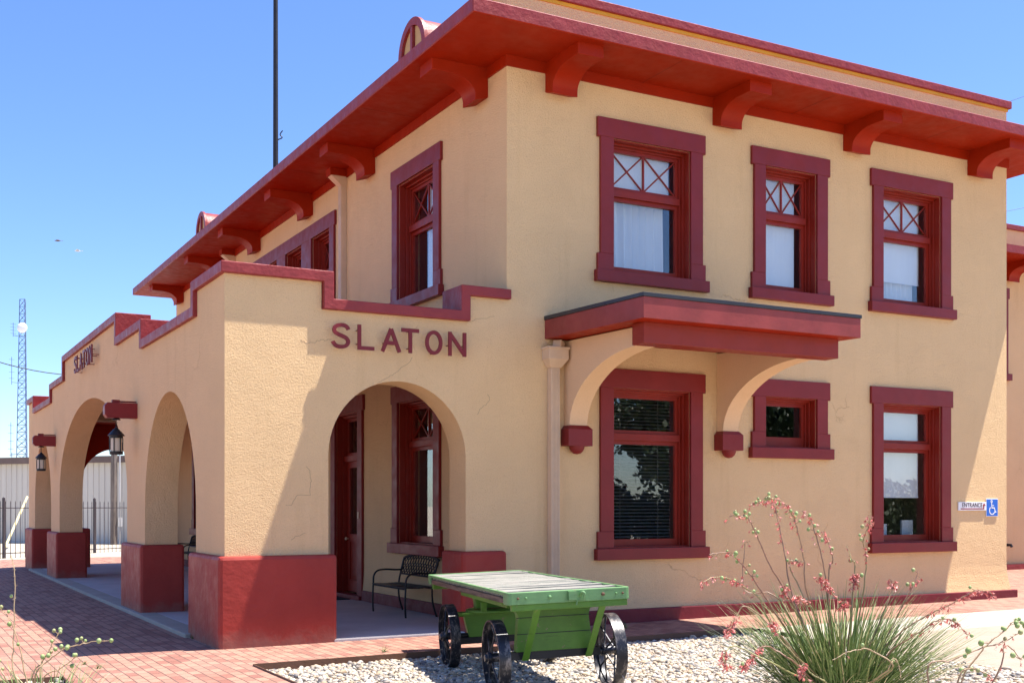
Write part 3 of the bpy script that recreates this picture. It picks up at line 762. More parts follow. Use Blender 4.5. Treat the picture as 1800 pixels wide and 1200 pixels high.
# stepped coping as mitred bands that follow the parapet line
def coping(path, f_of, o_out, o_in, th):
    c = MB(); k = th / 2
    c.ribbon(path, k, f_of(-o_out), f_of(o_in))
    return c
tk = .125
def offs(path, k):                           # raise the path so the band sits on the wall line
    return path
fp = [(0.035, 4.39 + tk / 2), (-.645, 4.39 + tk / 2), (-.645, 4.05 + tk / 2), (-2.545, 4.05 + tk / 2), (-2.545, 4.39 + tk / 2), (PX - .06, 4.39 + tk / 2)]
c = MB(); c.ribbon([(0.035, 4.4525), (-.645, 4.4525), (-.645, 4.1125), (-2.545, 4.1125), (-2.545, 4.4525), (PX - .058, 4.4525)], tk / 2 + .004, lambda a, z: (a, -.072, z), lambda a, z: (a, PT + .04, z))
c.build('coping', M['maroon_rough'], portico, bevel=.01)
c = MB(); c.ribbon([(0.035, 4.4525), (-.645, 4.4525), (-.645, 4.1125), (-2.545, 4.1125), (-2.545, 4.4525), (PX - .058, 4.4525)], tk / 2 + .004, lambda a, z: (a, PYE + .072, z), lambda a, z: (a, PYE - PT - .04, z))
c.build('coping', M['maroon_rough'], portico, bevel=.01)
sp = [(-.07, 4.4525), (1.43, 4.4525), (1.43, 4.125), (4.867, 4.125), (4.867, 4.445), (7.067, 4.445), (7.067, 4.865)]
sp = sp + [(PYE - v, z) for v, z in reversed(sp)]
c = MB(); c.ribbon(sp, tk / 2 + .006, lambda v, z: (PX - .06, v, z), lambda v, z: (PX + PT + .04, v, z))
c.build('coping', M['maroon_rough'], portico, bevel=.01)
def onfront(px, py):
    d = FWD + RGT * ((px - 900) / 2045) + Vector((0, 0, (889 - py) / 2045)); t = (0 - CAM.y) / d.y; p = CAM + d * t; return (p.x, p.z)
for oy, cr0_ in ((430, [(990, 768), (1050, 735), (1075, 722), (1110, 695), (1165, 655), (1185, 625)]), (430, [(565, 530), (600, 545), (640, 545), (655, 530), (700, 528), (735, 527)]), (430, [(1500, 430), (1550, 412), (1640, 398)]),
        (430, [(1545, 945), (1560, 910), (1600, 880), (1612, 850), (1600, 830)]), (810, [(595, 30), (615, 60), (620, 120), (612, 190), (545, 185), (520, 235), (480, 245)]), (810, [(510, 440), (540, 415), (590, 400)])):
    pts = [onfront(350 + a / 3.158, oy + b_ / 3.158) for a, b_ in cr0_]; fine_ = []
    for (xa, za), (xb, zb) in zip(pts, pts[1:]):
        for k in range(4): fine_.append((xa + (xb - xa) * k / 4 + rnd.gauss(0, .006), za + (zb - za) * k / 4 + rnd.gauss(0, .006)))
    q = MB(); q.ribbon(fine_ + [pts[-1]], .0024, lambda a, z: (a, -.0015, z), lambda a, z: (a, .0, z)); q.build('crack', M['crack'], portico)
# pier bases
def pier_base(x0, x1, y0, y1):
    q = MB(); q.box(x0, x1, y0, y1, -.25, 1.0); q.build('pier_base', M['red_base'], portico, bevel=.045)
B = .09
pier_base(PX - B, -2.53 + B, -B, PT + .92 + B)               # corner pier: L-shaped in plan, reads as one block
pier_base(-.62 - B, -.04, -B, PT + B)
pier_base(PX - B, PX + PT + B, 4.75 - B, 6.235 + B)
pier_base(PX - B, PX + PT + B, 14.515 - B, 16.0 + B)
pier_base(PX - B, -2.53 + B, 19.32 - B, PYE + B)
pier_base(-.62 - B, -.04, PYE - PT - B, PYE + B)
# ceiling, roof and cross beams
q = MB(); q.box(PX + PT, 0, PT, PYE - PT, 3.86, 4.02); q.build('porch_ceiling', M['soffit'], portico)
boxes('porch_beam', [(PX + PT, 0, v - .15, v + .15, 3.62, 3.86) for v in (5.4, 10.37, 15.3)], M['smooth_tan'], portico, .01)
q = MB(); q.box(PX + .15, 0, -.088, PYE + .05, -.3, -.05); q.build('porch_floor', M['concrete'], portico, bevel=.015)
q = MB(); q.box(PX - .16, PX + .15, 1.35, PYE - 1.4, -.3, -.046); q.build('floor_kerb', M['curb'], portico, bevel=.015)
# lantern beams
def lantern_beam(v):
    q = MB(); ch = .05
    prof = [(PX + .01, 3.0), (PX - .46, 3.0), (PX - .50, 3.05), (PX - .50, 3.19), (PX - .46, 3.24), (PX + .01, 3.24)]
    q.prism(prof, lambda x, z: (x, v - .1, z), lambda x, z: (x, v + .1, z))
    q.box(PX - .38, PX - .26, v - .04, v + .04, 3.24, 3.29); q.tube([(PX - .26, v, 3.265), (PX, v, 3.265)], .015)
    q.build('lantern_beam', M['maroon'], portico, bevel=.01)
def lantern(v, label):
    x = PX - .31
    t = thing('hanging_lantern', label, 'lantern', (x, v, 3.0), 0, 'lanterns under the portico beams')
    q = MB(); q.lathe([(.07, -.03), (.06, -.012), (.02, 0)], (0, 0, 0), 2, 12)
    for i in range(4): q.tube([(.012 * math.cos(a) * (1 if i % 2 else 0), .012 * math.cos(a) * (0 if i % 2 else 1), -.045 - i * .028 + .02 * math.sin(a)) for a in [k * 6.283 / 8 for k in range(9)]], .004, 5)
    q.build('chain', M['lantern_black'], t, smooth=True)
    q = MB(); q.lathe([(.128, -.285), (.132, -.275), (.10, -.24), (.05, -.185), (.025, -.165), (.02, -.15), (.006, -.145)], (0, 0, 0), 2, 16); q.lathe([(.105, -.32), (.105, -.285)], (0, 0, 0), 2, 16)
    q.build('cap', M['lantern_black'], t, smooth=True)
    q = MB(); q.lathe([(.10, -.58), (.105, -.565), (.105, -.53)], (0, 0, 0), 2, 16)
    for k in range(6):
        a = k * math.pi / 3; q.bar((.1 * math.cos(a), .1 * math.sin(a), -.53), (.1 * math.cos(a), .1 * math.sin(a), -.32), .014, .014)
    q.build('cage', M['lantern_black'], t, smooth=True)
    q = MB(); q.lathe([(.088, -.53), (.088, -.32)], (0, 0, 0), 2, 18); q.build('lamp_glass', M['lampshade'], t, smooth=True)
for v, lb in ((5.44, 'black hanging lantern below the red beam between the near and wide arches'), (15.25, 'smaller looking black lantern below the red beam beyond the wide arch')):
    lantern_beam(v); lantern(v, lb)

# ------------------------------------------------------------------ canopy over the big ground floor window
q = MB(); CX0, CX1, CD = .59, 4.13, 2.36
zt0, zt1 = 4.17, 4.125
def cz(x, d, z): return (x, -d, z)
prof = [(0, 3.895), (CD, 3.855), (CD, 4.115), (0, 4.155)]
q.prism(prof, lambda d, z: (CX0, -d, z), lambda d, z: (CX1, -d, z))
canopy = q.build('canopy', [M['maroon_faded'], M['soffit']], depot, bevel=.006)
q = MB(); prof = [(0, 4.155), (CD + .012, 4.115), (CD + .012, 4.165), (0, 4.21)]
q.prism(prof, lambda d, z: (CX0 - .012, -d, z), lambda d, z: (CX1 + .012, -d, z)); q.build('roof_flashing', M['black_flash'], canopy, bevel=.006)
for p_ in canopy.data.polygons:
    if p_.normal.z < -.5: p_.material_index = 1
q = MB(); q.box(.78, 3.98, -2.10, -1.84, 3.60, 3.86); q.build('beam', M['beam_red'], canopy, bevel=.006)
def canopy_bracket(x0, x1):
    pr = [(0, 2.66), (.15, 2.66)] + [(1.82 - 1.67 * math.cos(t), 2.70 + .915 * math.sin(t)) for t in [math.pi / 2 * i / 20 for i in range(21)]] + [(1.90, 3.615), (1.90, 3.85), (0, 3.88)]
    b_ = MB(); b_.prism(pr, lambda d, z: (x0, -d, z), lambda d, z: (x1, -d, z)); b_.build('bracket', M['smooth_tan'], canopy, smooth=True, bevel=.004, angle=25)
    c_ = MB(); a0, a1 = x0 - .05, x1 + .05
    c_.add([(a0, 0, 2.43), (a1, 0, 2.43), (a1, -.21, 2.43), (a0, -.21, 2.43), (a0, 0, 2.66), (a1, 0, 2.66), (a1, -.21, 2.66), (a0, -.21, 2.66),
            (a0 + .045, 0, 2.715), (a1 - .045, 0, 2.715), (a1 - .045, -.165, 2.715), (a0 + .045, -.165, 2.715)],
           [(0, 1, 2, 3), (0, 4, 5, 1), (1, 5, 6, 2), (2, 6, 7, 3), (3, 7, 4, 0), (4, 8, 9, 5), (5, 9, 10, 6), (6, 10, 11, 7), (7, 11, 8, 4), (8, 11, 10, 9)])
    c_.build('corbel', M['maroon'], canopy, bevel=.004)
    d_ = MB(); d_.lathe([(.004, -.115), (.05, -.105), (.085, -.075), (.105, -.035), (.11, 0.0)], ((x0 + x1) / 2, -.105, 2.432), 2, 16); d_.build('pendant', M['maroon'], canopy, smooth=True)
canopy_bracket(.90, 1.19); canopy_bracket(3.57, 3.86)

# downspouts
def downspout(x, zb, ztop, rot, loc, head=True):
    q = MB(); w_ = .068; n = 6
    prof = [(-w_, 0), (-w_, -.10)]
    for i in range(n):
        a = -w_ + 2 * w_ * i / n; prof += [(a + .006, -.112), (a + 2 * w_ / n - .006, -.112), (a + 2 * w_ / n, -.10)]
    prof += [(w_, 0)]
    q.prism(prof, lambda a, d: (a, d - .002, zb), lambda a, d: (a, d - .002, ztop))
    o_ = q.build('downspout', M['beige_metal'], depot, loc=loc, rot=rot)
    if head:
        k = MB()
        def fr_(z, wx, wy): return [(-wx, -.001, z), (wx, -.001, z), (wx, -wy, z), (-wx, -wy, z)]
        L_ = [fr_(ztop - .001, .085, .118), fr_(ztop + .11, .155, .2), fr_(ztop + .245, .155, .2), fr_(ztop + .246, .17, .215), fr_(ztop + .275, .17, .215)]
        vs = [v_ for l_ in L_ for v_ in l_]; fs = []
        for i in range(len(L_) - 1):
            for j in range(4): fs.append((4 * i + j, 4 * i + (j + 1) % 4, 4 * i + 4 + (j + 1) % 4, 4 * i + 4 + j))
        fs += [(0, 3, 2, 1), (16, 17, 18, 19)]; k.add(vs, fs); k.build('leader_head', M['beige_metal'], o_, bevel=.004)
        k = MB(); k.bar((0.03, -.12, ztop + .26), (.06, -.10, ztop + .36), .13, .12); k.build('outlet', M['beige_metal'], o_, bevel=.01)
    return o_
downspout(0, .0, 3.50, (0, 0, 0), (.70, -.004, 0))
for v in (6.2, 13.75): 
    o_ = downspout(0, 4.0, 7.40, (0, 0, R(-90)), (-.004, v, 0), False)
    k = MB(); k.add([(-.08, 0, 7.40), (.08, 0, 7.40), (.08, -.112, 7.40), (-.08, -.112, 7.40), (-.10, 0, 7.56), (.10, 0, 7.56), (.10, -.30, 7.56), (-.10, -.30, 7.56)], [(0, 1, 2, 3), (7, 6, 5, 4), (0, 4, 5, 1), (1, 5, 6, 2), (2, 6, 7, 3), (3, 7, 4, 0)]); k.build('funnel', M['beige_metal'], o_)
    k = MB(); k.box(-.12, .12, -.33, -.03, 7.56, 7.69); k.build('scupper', M['soffit'], o_)

# long wing behind the right corner
q = MB(); q.box(10.0, 26, 6.0, 6.36, -.2, 7.8); q.box(25.64, 26, 6.36, 14, -.2, 7.8); q.box(10, 25.64, 13.64, 14, -.2, 7.8)
wing = q.build('wing', M['stucco'], depot)
q = MB(); q.box(10.14, 26.1, 5.88, 6.0, -.2, .135); q.build('wing_plinth', M['maroon_rough'], wing)
q = MB(); q.box(11.03, 27, 4.97, 15, H2, 7.88); o_ = q.build('wing_eave', [M['soffit'], M['maroon_rough']], wing)
for p_ in o_.data.polygons:
    if p_.normal.z > -.5: p_.material_index = 1
q = MB(); q.box(10, 26, 6.0, 6.4, 7.88, 8.585); q.build('wing_parapet', M['stucco'], wing)
q = MB(); q.box(10.07, 26.07, 5.94, 6.46, 8.585, 8.715); q.build('wing_coping', M['maroon_rough'], wing, bevel=.012)
q = MB(); q.box(10.03, 26, 5.97, 6.0, 7.545, H2); q.build('wing_frieze', M['soffit'], wing)
for x in (12.0, 14.8, 17.6, 20.4, 23.2): 
    d_ = dup(br0, (x, 6, 0)); d_.parent = wing
q = MB(); q.box(15.68, 17.62, 5.95, 6.0, 6.82, 7.09); q.box(15.73, 17.57, 5.95, 6.0, 4.93, 6.82); q.box(15.66, 17.66, 5.90, 6.0, 4.765, 4.93); q.build('wing_window_casing', M['maroon'], wing, bevel=.006)
q = MB(); q.box(15.97, 17.33, 5.946, 5.95, 4.95, 6.80); q.build('wing_window_pane', M['plain_dark'], wing)
q = MB(); q.tube([(17.55, 6.0, .62), (17.55, 5.86, .62), (17.55, 5.84, .57)], .035, 8); q.build('pipe_stub', M['plain_dark'], wing, smooth=True)

# ------------------------------------------------------------------ raised letters on the portico
def cr(pts, n=5):
    out = []; P = [Vector(p) for p in pts]
    for i in range(len(P) - 1):
        p0, p1, p2, p3 = P[max(i - 1, 0)], P[i], P[i + 1], P[min(i + 2, len(P) - 1)]
        for k in range(n):
            t = k / n; out.append(tuple(.5 * ((2 * p1) + (p2 - p0) * t + (2 * p0 - 5 * p1 + 4 * p2 - p3) * t * t + (3 * p1 - p0 - 3 * p2 + p3) * t ** 3)))
    out.append(tuple(P[-1])); return out
HW = .075
STROKES = {
 'S': [cr([(.92, .76), (.84, .86), (.68, .925), (.46, .925), (.24, .875), (.13, .765), (.17, .645), (.34, .565), (.56, .505), (.78, .43), (.90, .315), (.86, .185), (.70, .095), (.46, .07), (.24, .105), (.10, .20), (.05, .275)])],
 'L': [[(.10, 1.0), (.10, .075), (.98, .075)]],
 'A': [[(.07, 0), (.5, .93)], [(.5, .93), (.93, 0)], [(.25, .36), (.75, .36)]],
 'T': [[(0, .925), (1, .925)], [(.5, .85), (.5, 0)]],
 'O': [[(.5 + .40 * math.cos(a), .5 + .425 * math.sin(a)) for a in [k * 6.28319 / 32 for k in range(32)]]],
 'N': [[(.10, 0), (.10, 1.0)], [(.10, .93), (.90, .07)], [(.90, 0), (.90, 1.0)]]}
def letters(name, label, spans, z0, h, loc, rz, standoff, pins=True):
    t = thing(name, label, 'sign', loc, rz)
    for ch, (a, b_) in spans:
        q = MB(); w_ = b_ - a
        for si, st_ in enumerate(STROKES[ch]):
            e_ = .0015 * si
            pts = [(a + x * w_, z0 + y * h) for x, y in st_]
            q.ribbon(pts, HW * h, lambda x, z: (x, -standoff - .022 - e_, z), lambda x, z: (x, -standoff + e_, z), closed=(ch == 'O'))
        for fx, fz in (((.5, .07), (.5, .93)) if ch in 'SO' else ((.1, .25), (.1, .8)) if ch == 'L' else ((.25, .36), (.75, .36)) if ch == 'A' else ((.5, .2), (.5, .9)) if ch == 'T' else ((.1, .45), (.9, .45))):
            q.tube([(a + fx * w_, -standoff, z0 + fz * h), (a + fx * w_, 0, z0 + fz * h)], .008, 6)
        q.build('letter', M['letter'], t)
    return t
letters('letter_sign', 'raised red letters SLATON above the front arch of the portico',
        [('S', (-2.525, -2.288)), ('L', (-2.185, -1.958)), ('A', (-1.87, -1.598)), ('T', (-1.589, -1.347)), ('O', (-1.258, -1.014)), ('N', (-.931, -.667))], 3.56, .315, (0, 0, 0), 0, .10)
SP = [-11.3, -10.95]
sp2 = []; x = -11.28
for ch, w_ in zip('SLATON', (.30, .26, .36, .30, .34, .32)): sp2.append((ch, (x, x + w_))); x += w_ + .075
letters('letter_sign', 'raised red letters SLATON high on the side wall over the wide arch', sp2, 4.29, .34, (PX, 0, 0), R(-90), .12)

# ------------------------------------------------------------------ small signs at the right corner
t = thing('entrance_sign', 'small white ENTRANCE sign with a red arrow beside the blue plate', 'sign', (8.755, -.004, 1.525))
q = MB(); q.box(0, .70, -.02, 0, 0, .145); q.build('board', M['white_board'], t, bevel=.004)
cu = bpy.data.curves.new('lettering', 'FONT'); cu.body = 'ENTRANCE'; cu.size = .105; cu.align_x = 'LEFT'; cu.extrude = .0015
tmp = bpy.data.objects.new('lettering_curve', cu); COL.objects.link(tmp)
bpy.context.view_layer.update()
me = bpy.data.meshes.new_from_object(tmp.evaluated_get(bpy.context.evaluated_depsgraph_get())); bpy.data.objects.remove(tmp)
xs = [v.co.x for v in me.vertices]; sc = .50 / (max(xs) - min(xs))
tx = bpy.data.objects.new('lettering', me); COL.objects.link(tx); tx.parent = t; tx.location = (.085, -.022, .060); tx.rotation_euler = (R(90), 0, 0); tx.scale = (sc, 1.0, 1)
me.materials.clear(); me.materials.append(M['sign_text'])
q = MB(); q.box(.055, .64, -.0225, -.02, .020, .038); q.box(.615, .64, -.0226, -.02, .038, .085)
q.prism([(.60, .083), (.675, .083), (.6375, .125)], lambda a, z: (a, -.0227, z), lambda a, z: (a, -.02, z)); q.build('arrow', M['sign_arrow'], t)
t = thing('access_sign', 'square blue wheelchair access sign at the right corner of the wall', 'sign', (9.455, -.004, 1.42))
q = MB(); q.box(0, .305, -.012, 0, 0, .31); q.build('board', M['white_board'], t, bevel=.004)
q = MB(); q.box(.010, .295, -.0145, -.012, .010, .30); q.build('field', M['blue_board'], t)
q = MB(); f0 = lambda a, z: (a, -.0165, z); f1 = lambda a, z: (a, -.0145, z)
q.ribbon([(.135 + .018 * math.cos(a), .262 + .018 * math.sin(a)) for a in [k * 6.283 / 12 for k in range(12)]], .008, f0, f1, closed=True)
q.ribbon([(.135, .235), (.142, .150), (.205, .150), (.232, .075), (.255, .082)], .010, f0, f1); q.ribbon([(.142, .19), (.195, .19)], .007, f0, f1)
q.ribbon([(.150 + .068 * math.cos(a), .105 + .068 * math.sin(a)) for a in [math.pi * .72 + k * math.pi * 1.2 / 16 for k in range(17)]], .009, f0, f1)
q.build('wheelchair_symbol', M['white_board'], t)

# things standing inside the right ground floor window
for i, (x, w_, h_) in enumerate(((7.12, .13, .20), (7.28, .12, .22), (7.43, .14, .20), (7.93, .26, .26))):
    q = MB(); q.box(x, x + w_, .46, .50, 1.10, 1.10 + h_); q.box(x + .01, x + w_ - .01, .457, .459, 1.12 + h_ * .55, 1.10 + h_ - .02)
    tag(q.build('paper_stack', M['paper'] if i != 4 else M['shade'], bevel=.003), ['leftmost small white brochure stack inside the right ground floor window', 'tallest brochure stack, second from left in the right ground floor window', 'third brochure stack from the left inside the right ground floor window', 'large white paper box at the right inside the right ground floor window'][i], 'papers', 'papers inside the right ground floor window')
q = MB(); q.box(6.9, 8.35, .42, .95, 1.055, 1.10); q.box(6.95, 7.0, .5, .9, .05, 1.055); q.box(8.25, 8.3, .5, .9, .05, 1.055)
tag(q.build('desk', M['interior']), 'desk behind the right ground floor window carrying the papers', 'desk')

# ------------------------------------------------------------------ metal benches in the portico
def make_bench(label, loc):
    t = thing('metal_bench', label, 'bench', loc, R(-90), 'black metal benches under the portico')
    W = .64
    # local x along bench, y into the wall (front at 0)
    def side(s_):
        q = MB(); x = s_ * W
        q.tube(cr([(x, .0, 0), (x, -.01, .2), (x, 0, .43), (x, .01, .56), (x, .07, .635), (x, .2, .655), (x, .36, .645), (x, .475, .645)], 4), .0145, 8)
        return q
    for s_ in (-1, 1):
        side(s_).build('arm', M['black_iron'], t, smooth=True)
        q = MB(); q.tube(cr([(s_ * W, .50, 0), (s_ * W, .44, .2), (s_ * W, .43, .42), (s_ * W, .475, .64), (s_ * W, .53, .84)], 4), .0145, 8)
        q.build('back_leg', M['black_iron'], t, smooth=True)
    q = MB()
    for k in range(9):
        y = .0 + .43 * k / 8; q.box(-W, W, y - .02, y + .02, .425 + .02 * abs(k / 8 - .45), .438 + .02 * abs(k / 8 - .45))
    q.tube([(-W, .0, .42), (W, .0, .42)], .012, 6); q.tube([(-W, .43, .42), (W, .43, .42)], .012, 6)
    q.build('seat', M['black_iron'], t)
    q = MB()
    def bk(x, f):                     # f 0..1 up the backrest
        zt = .84 + .075 * (1 - (x / W) ** 2); z = .585 + (zt - .585) * f
        return Vector((x, .46 + .085 * (z - .585) / .25, z))
    xs = [-W + 2 * W * i / 20 for i in range(21)]
    q.tube([bk(x, 1) for x in xs], .018, 8); q.tube([bk(x, 0) for x in xs], .014, 8)
    q.build('back_frame', M['black_iron'], t, smooth=True)
    q = MB(); n = 13; cw = 2 * (W - .012) / n
    for k in range(n + 1):
        for s_ in (-1, 1):
            pts = []
            for i in range(19):
                f = i / 18; x = -W + .012 + k * cw + s_ * .5 * cw * math.cos(math.pi * 3 * f)
                pts.append(bk(max(-W + .005, min(W - .005, x)), f) + Vector((0, .004 * s_, 0)))
            q.tube(pts, .0085, 5)
    q.build('back_lattice', M['black_iron'], t, smooth=True)
    return t
make_bench('black metal bench under the arched window just inside the front arch', (-.64, 2.6, -.05))
make_bench('black metal bench at the far end of the portico, glimpsed through the near side arch', (-.64, 16.95, -.05))
q = MB(); q.box(-.95, -.15, DOORS[0] - .5, DOORS[0] + .5, -.05, -.035); tag(q.build('door_mat', M['grey_mat']), 'dark door mat on the porch floor before the near door', 'mat')

# ------------------------------------------------------------------ green baggage cart
cart = thing('baggage_cart', 'old green four wheel baggage cart with a weathered plank deck on the gravel', 'cart', (-2.629, -4.967, -.048))
cart.scale = (1.03, 1.03, 1.03)
cart.rotation_euler = (-.013, -.034, -.237)
W, LN = 1.10, 3.60; dz = .86; cr_ = random.Random(4)
q = MB(); y = .055; k = 0
while y < LN - .06:
    pw_ = min(cr_.uniform(.105, .14), LN - .055 - y); hh = cr_.uniform(-.004, .004); sg = cr_.uniform(-.006, .006)
    q.add([(.03, y + .003, dz - .045), (W - .03, y + .003, dz - .045), (W - .03, y + pw_ - .003, dz - .045), (.03, y + pw_ - .003, dz - .045),
           (.03, y + .003, dz - .004 + hh), (W - .03, y + .003, dz - .004 + hh + sg), (W - .03, y + pw_ - .003, dz - .004 + hh + sg), (.03, y + pw_ - .003, dz - .004 + hh)],
          [(0, 3, 2, 1), (4, 5, 6, 7), (0, 1, 5, 4), (1, 2, 6, 5), (2, 3, 7, 6), (3, 0, 4, 7)]); y += pw_
q.build('deck', M['deck_wood'], cart, bevel=.004)
boxes('edge_iron', [(0, .03, .16, LN - .16, dz - .02, dz + .006), (W - .03, W, .16, LN - .16, dz - .02, dz + .006)], M['green_pale'], cart, .004)
boxes('side_beam', [(.012, .07, .16, LN - .16, dz - .095, dz - .046), (W - .07, W - .012, .16, LN - .16, dz - .095, dz - .046)], M['old_beam'], cart, .005)
def end_plate(y0, y1, s_):
    q = MB(); r = .03
    pl_ = [(0, s_ * .16), (0, s_ * .035), (.010, s_ * .008), (.035, 0), (W - .035, 0), (W - .010, s_ * .008), (W, s_ * .035), (W, s_ * .16), (W - .03, s_ * .16), (W - .03, s_ * .045), (.03, s_ * .045), (.03, s_ * .16)]
    q.prism([(a, y0 + b_) for a, b_ in pl_], lambda a, b_: (a, b_, dz - .10), lambda a, b_: (a, b_, dz + .006))
    return q
end_plate(0, 0, 1).build('end_plate', M['green_pale'], cart, bevel=.006); end_plate(LN, 0, -1).build('end_plate', M['green_pale'], cart, bevel=.006)
boxes('end_sill', [(.04, W - .02, .02, .09, dz - .155, dz - .10), (.04, W - .04, LN - .12, LN - .03, dz - .16, dz - .10)], M['green'], cart, .006)
for x in (.09, .16, .37, .85, .97, 1.03):
    q = MB(); r = .016 if x in (.37, .85) else .010; q.lathe([(r, 0), (r * .95, .012), (r * .5, .018)], (x, -.0, dz - .045), 1, 8)
    for i, v in enumerate(q.v): q.v[i] = (v[0], -v[1], v[2])
    q.build('bolt', M['rust_edge'] if x in (.09, .85, 1.03) else M['green_pale'], cart)
q = MB(); q.box(.53, .70, -.012, 0, dz - .085, dz - .0); q.box(.53, .60, -.045, -.012, dz - .08, dz - .005)
q.tube(cr([(.64, -.012, dz - .05), (.645, -.05, dz - .015), (.665, -.06, dz - .03), (.66, -.045, dz - .085)], 5), .012, 8); q.bar((.61, -.02, dz - .085), (.60, -.02, dz - .125), .015, .01)
q.build('coupling_hook', M['green_pale'], cart, bevel=.003)
ZH = .30                                    # hub height in the cart frame
YF, YR = .54, 2.56
def panel(y, top, bot, dirn):
    n = 10
    def sidecurve(s_):
        xs = []
        for i in range(n + 1):
            t_ = i / n
            xs.append((t_))
        return xs
    pts = []
    zt, zb, xt, xb = top, bot, .07, .22
    zc = zt - .17
    left = [(xb - .03, zb), (xb, zc)] + [(xt + (xb - xt) * math.cos(a), zc + (zt - .03 - zc) * math.sin(a)) for a in [math.pi / 2 * i / n for i in range(1, n + 1)]] + [(xt, zt)]
    right = [(W - x, z) for x, z in reversed(left)]
    q = MB(); q.prism(left + right, lambda a, z: (a, y - .05, z), lambda a, z: (a, y + .05, z))
    return q
panel(YF, dz - .10, .30, 1).build('front_bolster', M['green'], cart, bevel=.005)
boxes('plank_joint', [(.20, W - .20, YF - .0535, YF - .05, z, z + .006) for z in (.455, .60)], M['plain_dark'], cart)
for xc in (.26, .85):
    q = MB(); q.bar((xc + .02, .06, dz - .13), (xc, YF - .085, .23), .062, .012, up=(0, 1, .5)); q.build('brace', M['green'], cart, bevel=.003)
# rear truck: hanging bolster, turntable plates and lower panel
q = MB(); n = 10; zt, zc, xt, xb = dz - .10, dz - .27, .14, .30
left = [(xb, zc - .05)] + [(xt + (xb - xt) * math.cos(a), zc + (zt - .02 - zc) * math.sin(a)) for a in [math.pi / 2 * i / n for i in range(n + 1)]] + [(xt, zt)]
q.prism(left + [(W - x, z) for x, z in reversed(left)], lambda a, z: (a, YR - .06, z), lambda a, z: (a, YR + .06, z)); q.build('rear_bolster', M['green'], cart, bevel=.005)
boxes('sill_beam', [(.14, .22, YF + .05, YR - .06, dz - .17, dz - .10), (W - .22, W - .14, YF + .05, YR - .06, dz - .17, dz - .10), (W / 2 - .05, W / 2 + .05, YF + .05, YR - .06, dz - .19, dz - .10)], M['green'], cart, .005)
q = MB()
q.lathe([(.34, 0), (.34, .02)], (W / 2, YR, .505), 2, 28); q.box(.12, W - .12, YR - .1, YR + .1, .478, .504); q.box(.30, .36, YR - .30, YR - .27, .52, .62); q.tube([(.02, YR, .47), (W - .02, YR, .47)], .014, 8)
q.build('turntable', M['green'], cart, bevel=.003)
q = MB(); q.prism([(.22, .24), (.17, .478), (W - .17, .478), (W - .22, .24)], lambda a, z: (a, YR - .045, z), lambda a, z: (a, YR + .045, z)); q.build('rear_panel', M['green'], cart, bevel=.005)
for y, zt_ in ((YF, .299), (YR, .239)):
    q = MB(); q.box(.12, W - .12, y - .04, y + .04, zt_ - .07, zt_); q.tube([(-.03, y, .262), (W + .03, y, .262)], .024, 10); q.build('axle', M['black_iron'], cart)
def make_wheel():
    q = MB(); r = .335; wd = .052; seg = 44
    prof = [(r, -wd), (r, wd), (r - .012, wd), (r - .014, .012), (r - .03, .008), (r - .03, -.008), (r - .014, -.012), (r - .012, -wd)]
    vs = []; fs = []; m_ = len(prof)
    for k in range(seg):
        a = 2 * math.pi * k / seg
        for rr, x in prof: vs.append((x, rr * math.cos(a), rr * math.sin(a)))
    for k in range(seg):
        for j in range(m_): fs.append((k * m_ + j, k * m_ + (j + 1) % m_, ((k + 1) % seg) * m_ + (j + 1) % m_, ((k + 1) % seg) * m_ + j))
    q.add(vs, fs)
    rim = q.build('wheel', M['wheel'], cart, smooth=True, angle=30)
    q = MB()
    q.lathe([(.03, -.105), (.034, -.10), (.036, -.085), (.052, -.08), (.055, -.05), (.04, -.045), (.04, .045), (.055, .05), (.052, .08), (.036, .085), (.03, .10)], (0, 0, 0), 0, 14)
    q.build('hub', M['wheel'], rim, smooth=True)
    for k in range(10):
        q = MB(); a = 2 * math.pi * k / 10 + .2; xo = .045 if k % 2 else -.045
        q.tube([(xo, .045 * math.cos(a), .045 * math.sin(a)), (0, (r - .02) * math.cos(a), (r - .02) * math.sin(a))], .0085, 6)
        q.build('spoke', M['wheel'], rim, smooth=True)
    return rim
wh = make_wheel(); ZW = .262
spots = [(.015, YF, .3), (W - .015, YF, 1.1), (.015, YR, 2.2), (W - .015, YR, .7)]
for i, (x, y, a) in enumerate(spots):
    if i == 0: wh.location = (x, y, ZW); wh.rotation_euler = (a, 0, 0)
    else: dup(wh, (x, y, ZW), (a, 0, 0))
q = MB()
for i in range(26):
    f = i / 25; z = .22 - .25 * f; xx = W - .06 + .10 * f + .0; c_ = Vector((xx, YF - .28 + .02 * math.sin(f * 3), z))
    q.tube([c_ + Vector((.006 * math.cos(a) * (i % 2), .006 * math.cos(a) * (1 - i % 2), .008 * math.sin(a))) for a in [k * 6.283 / 6 for k in range(7)]], .0016, 4)
q.build('chain', M['pale_grey'], cart)

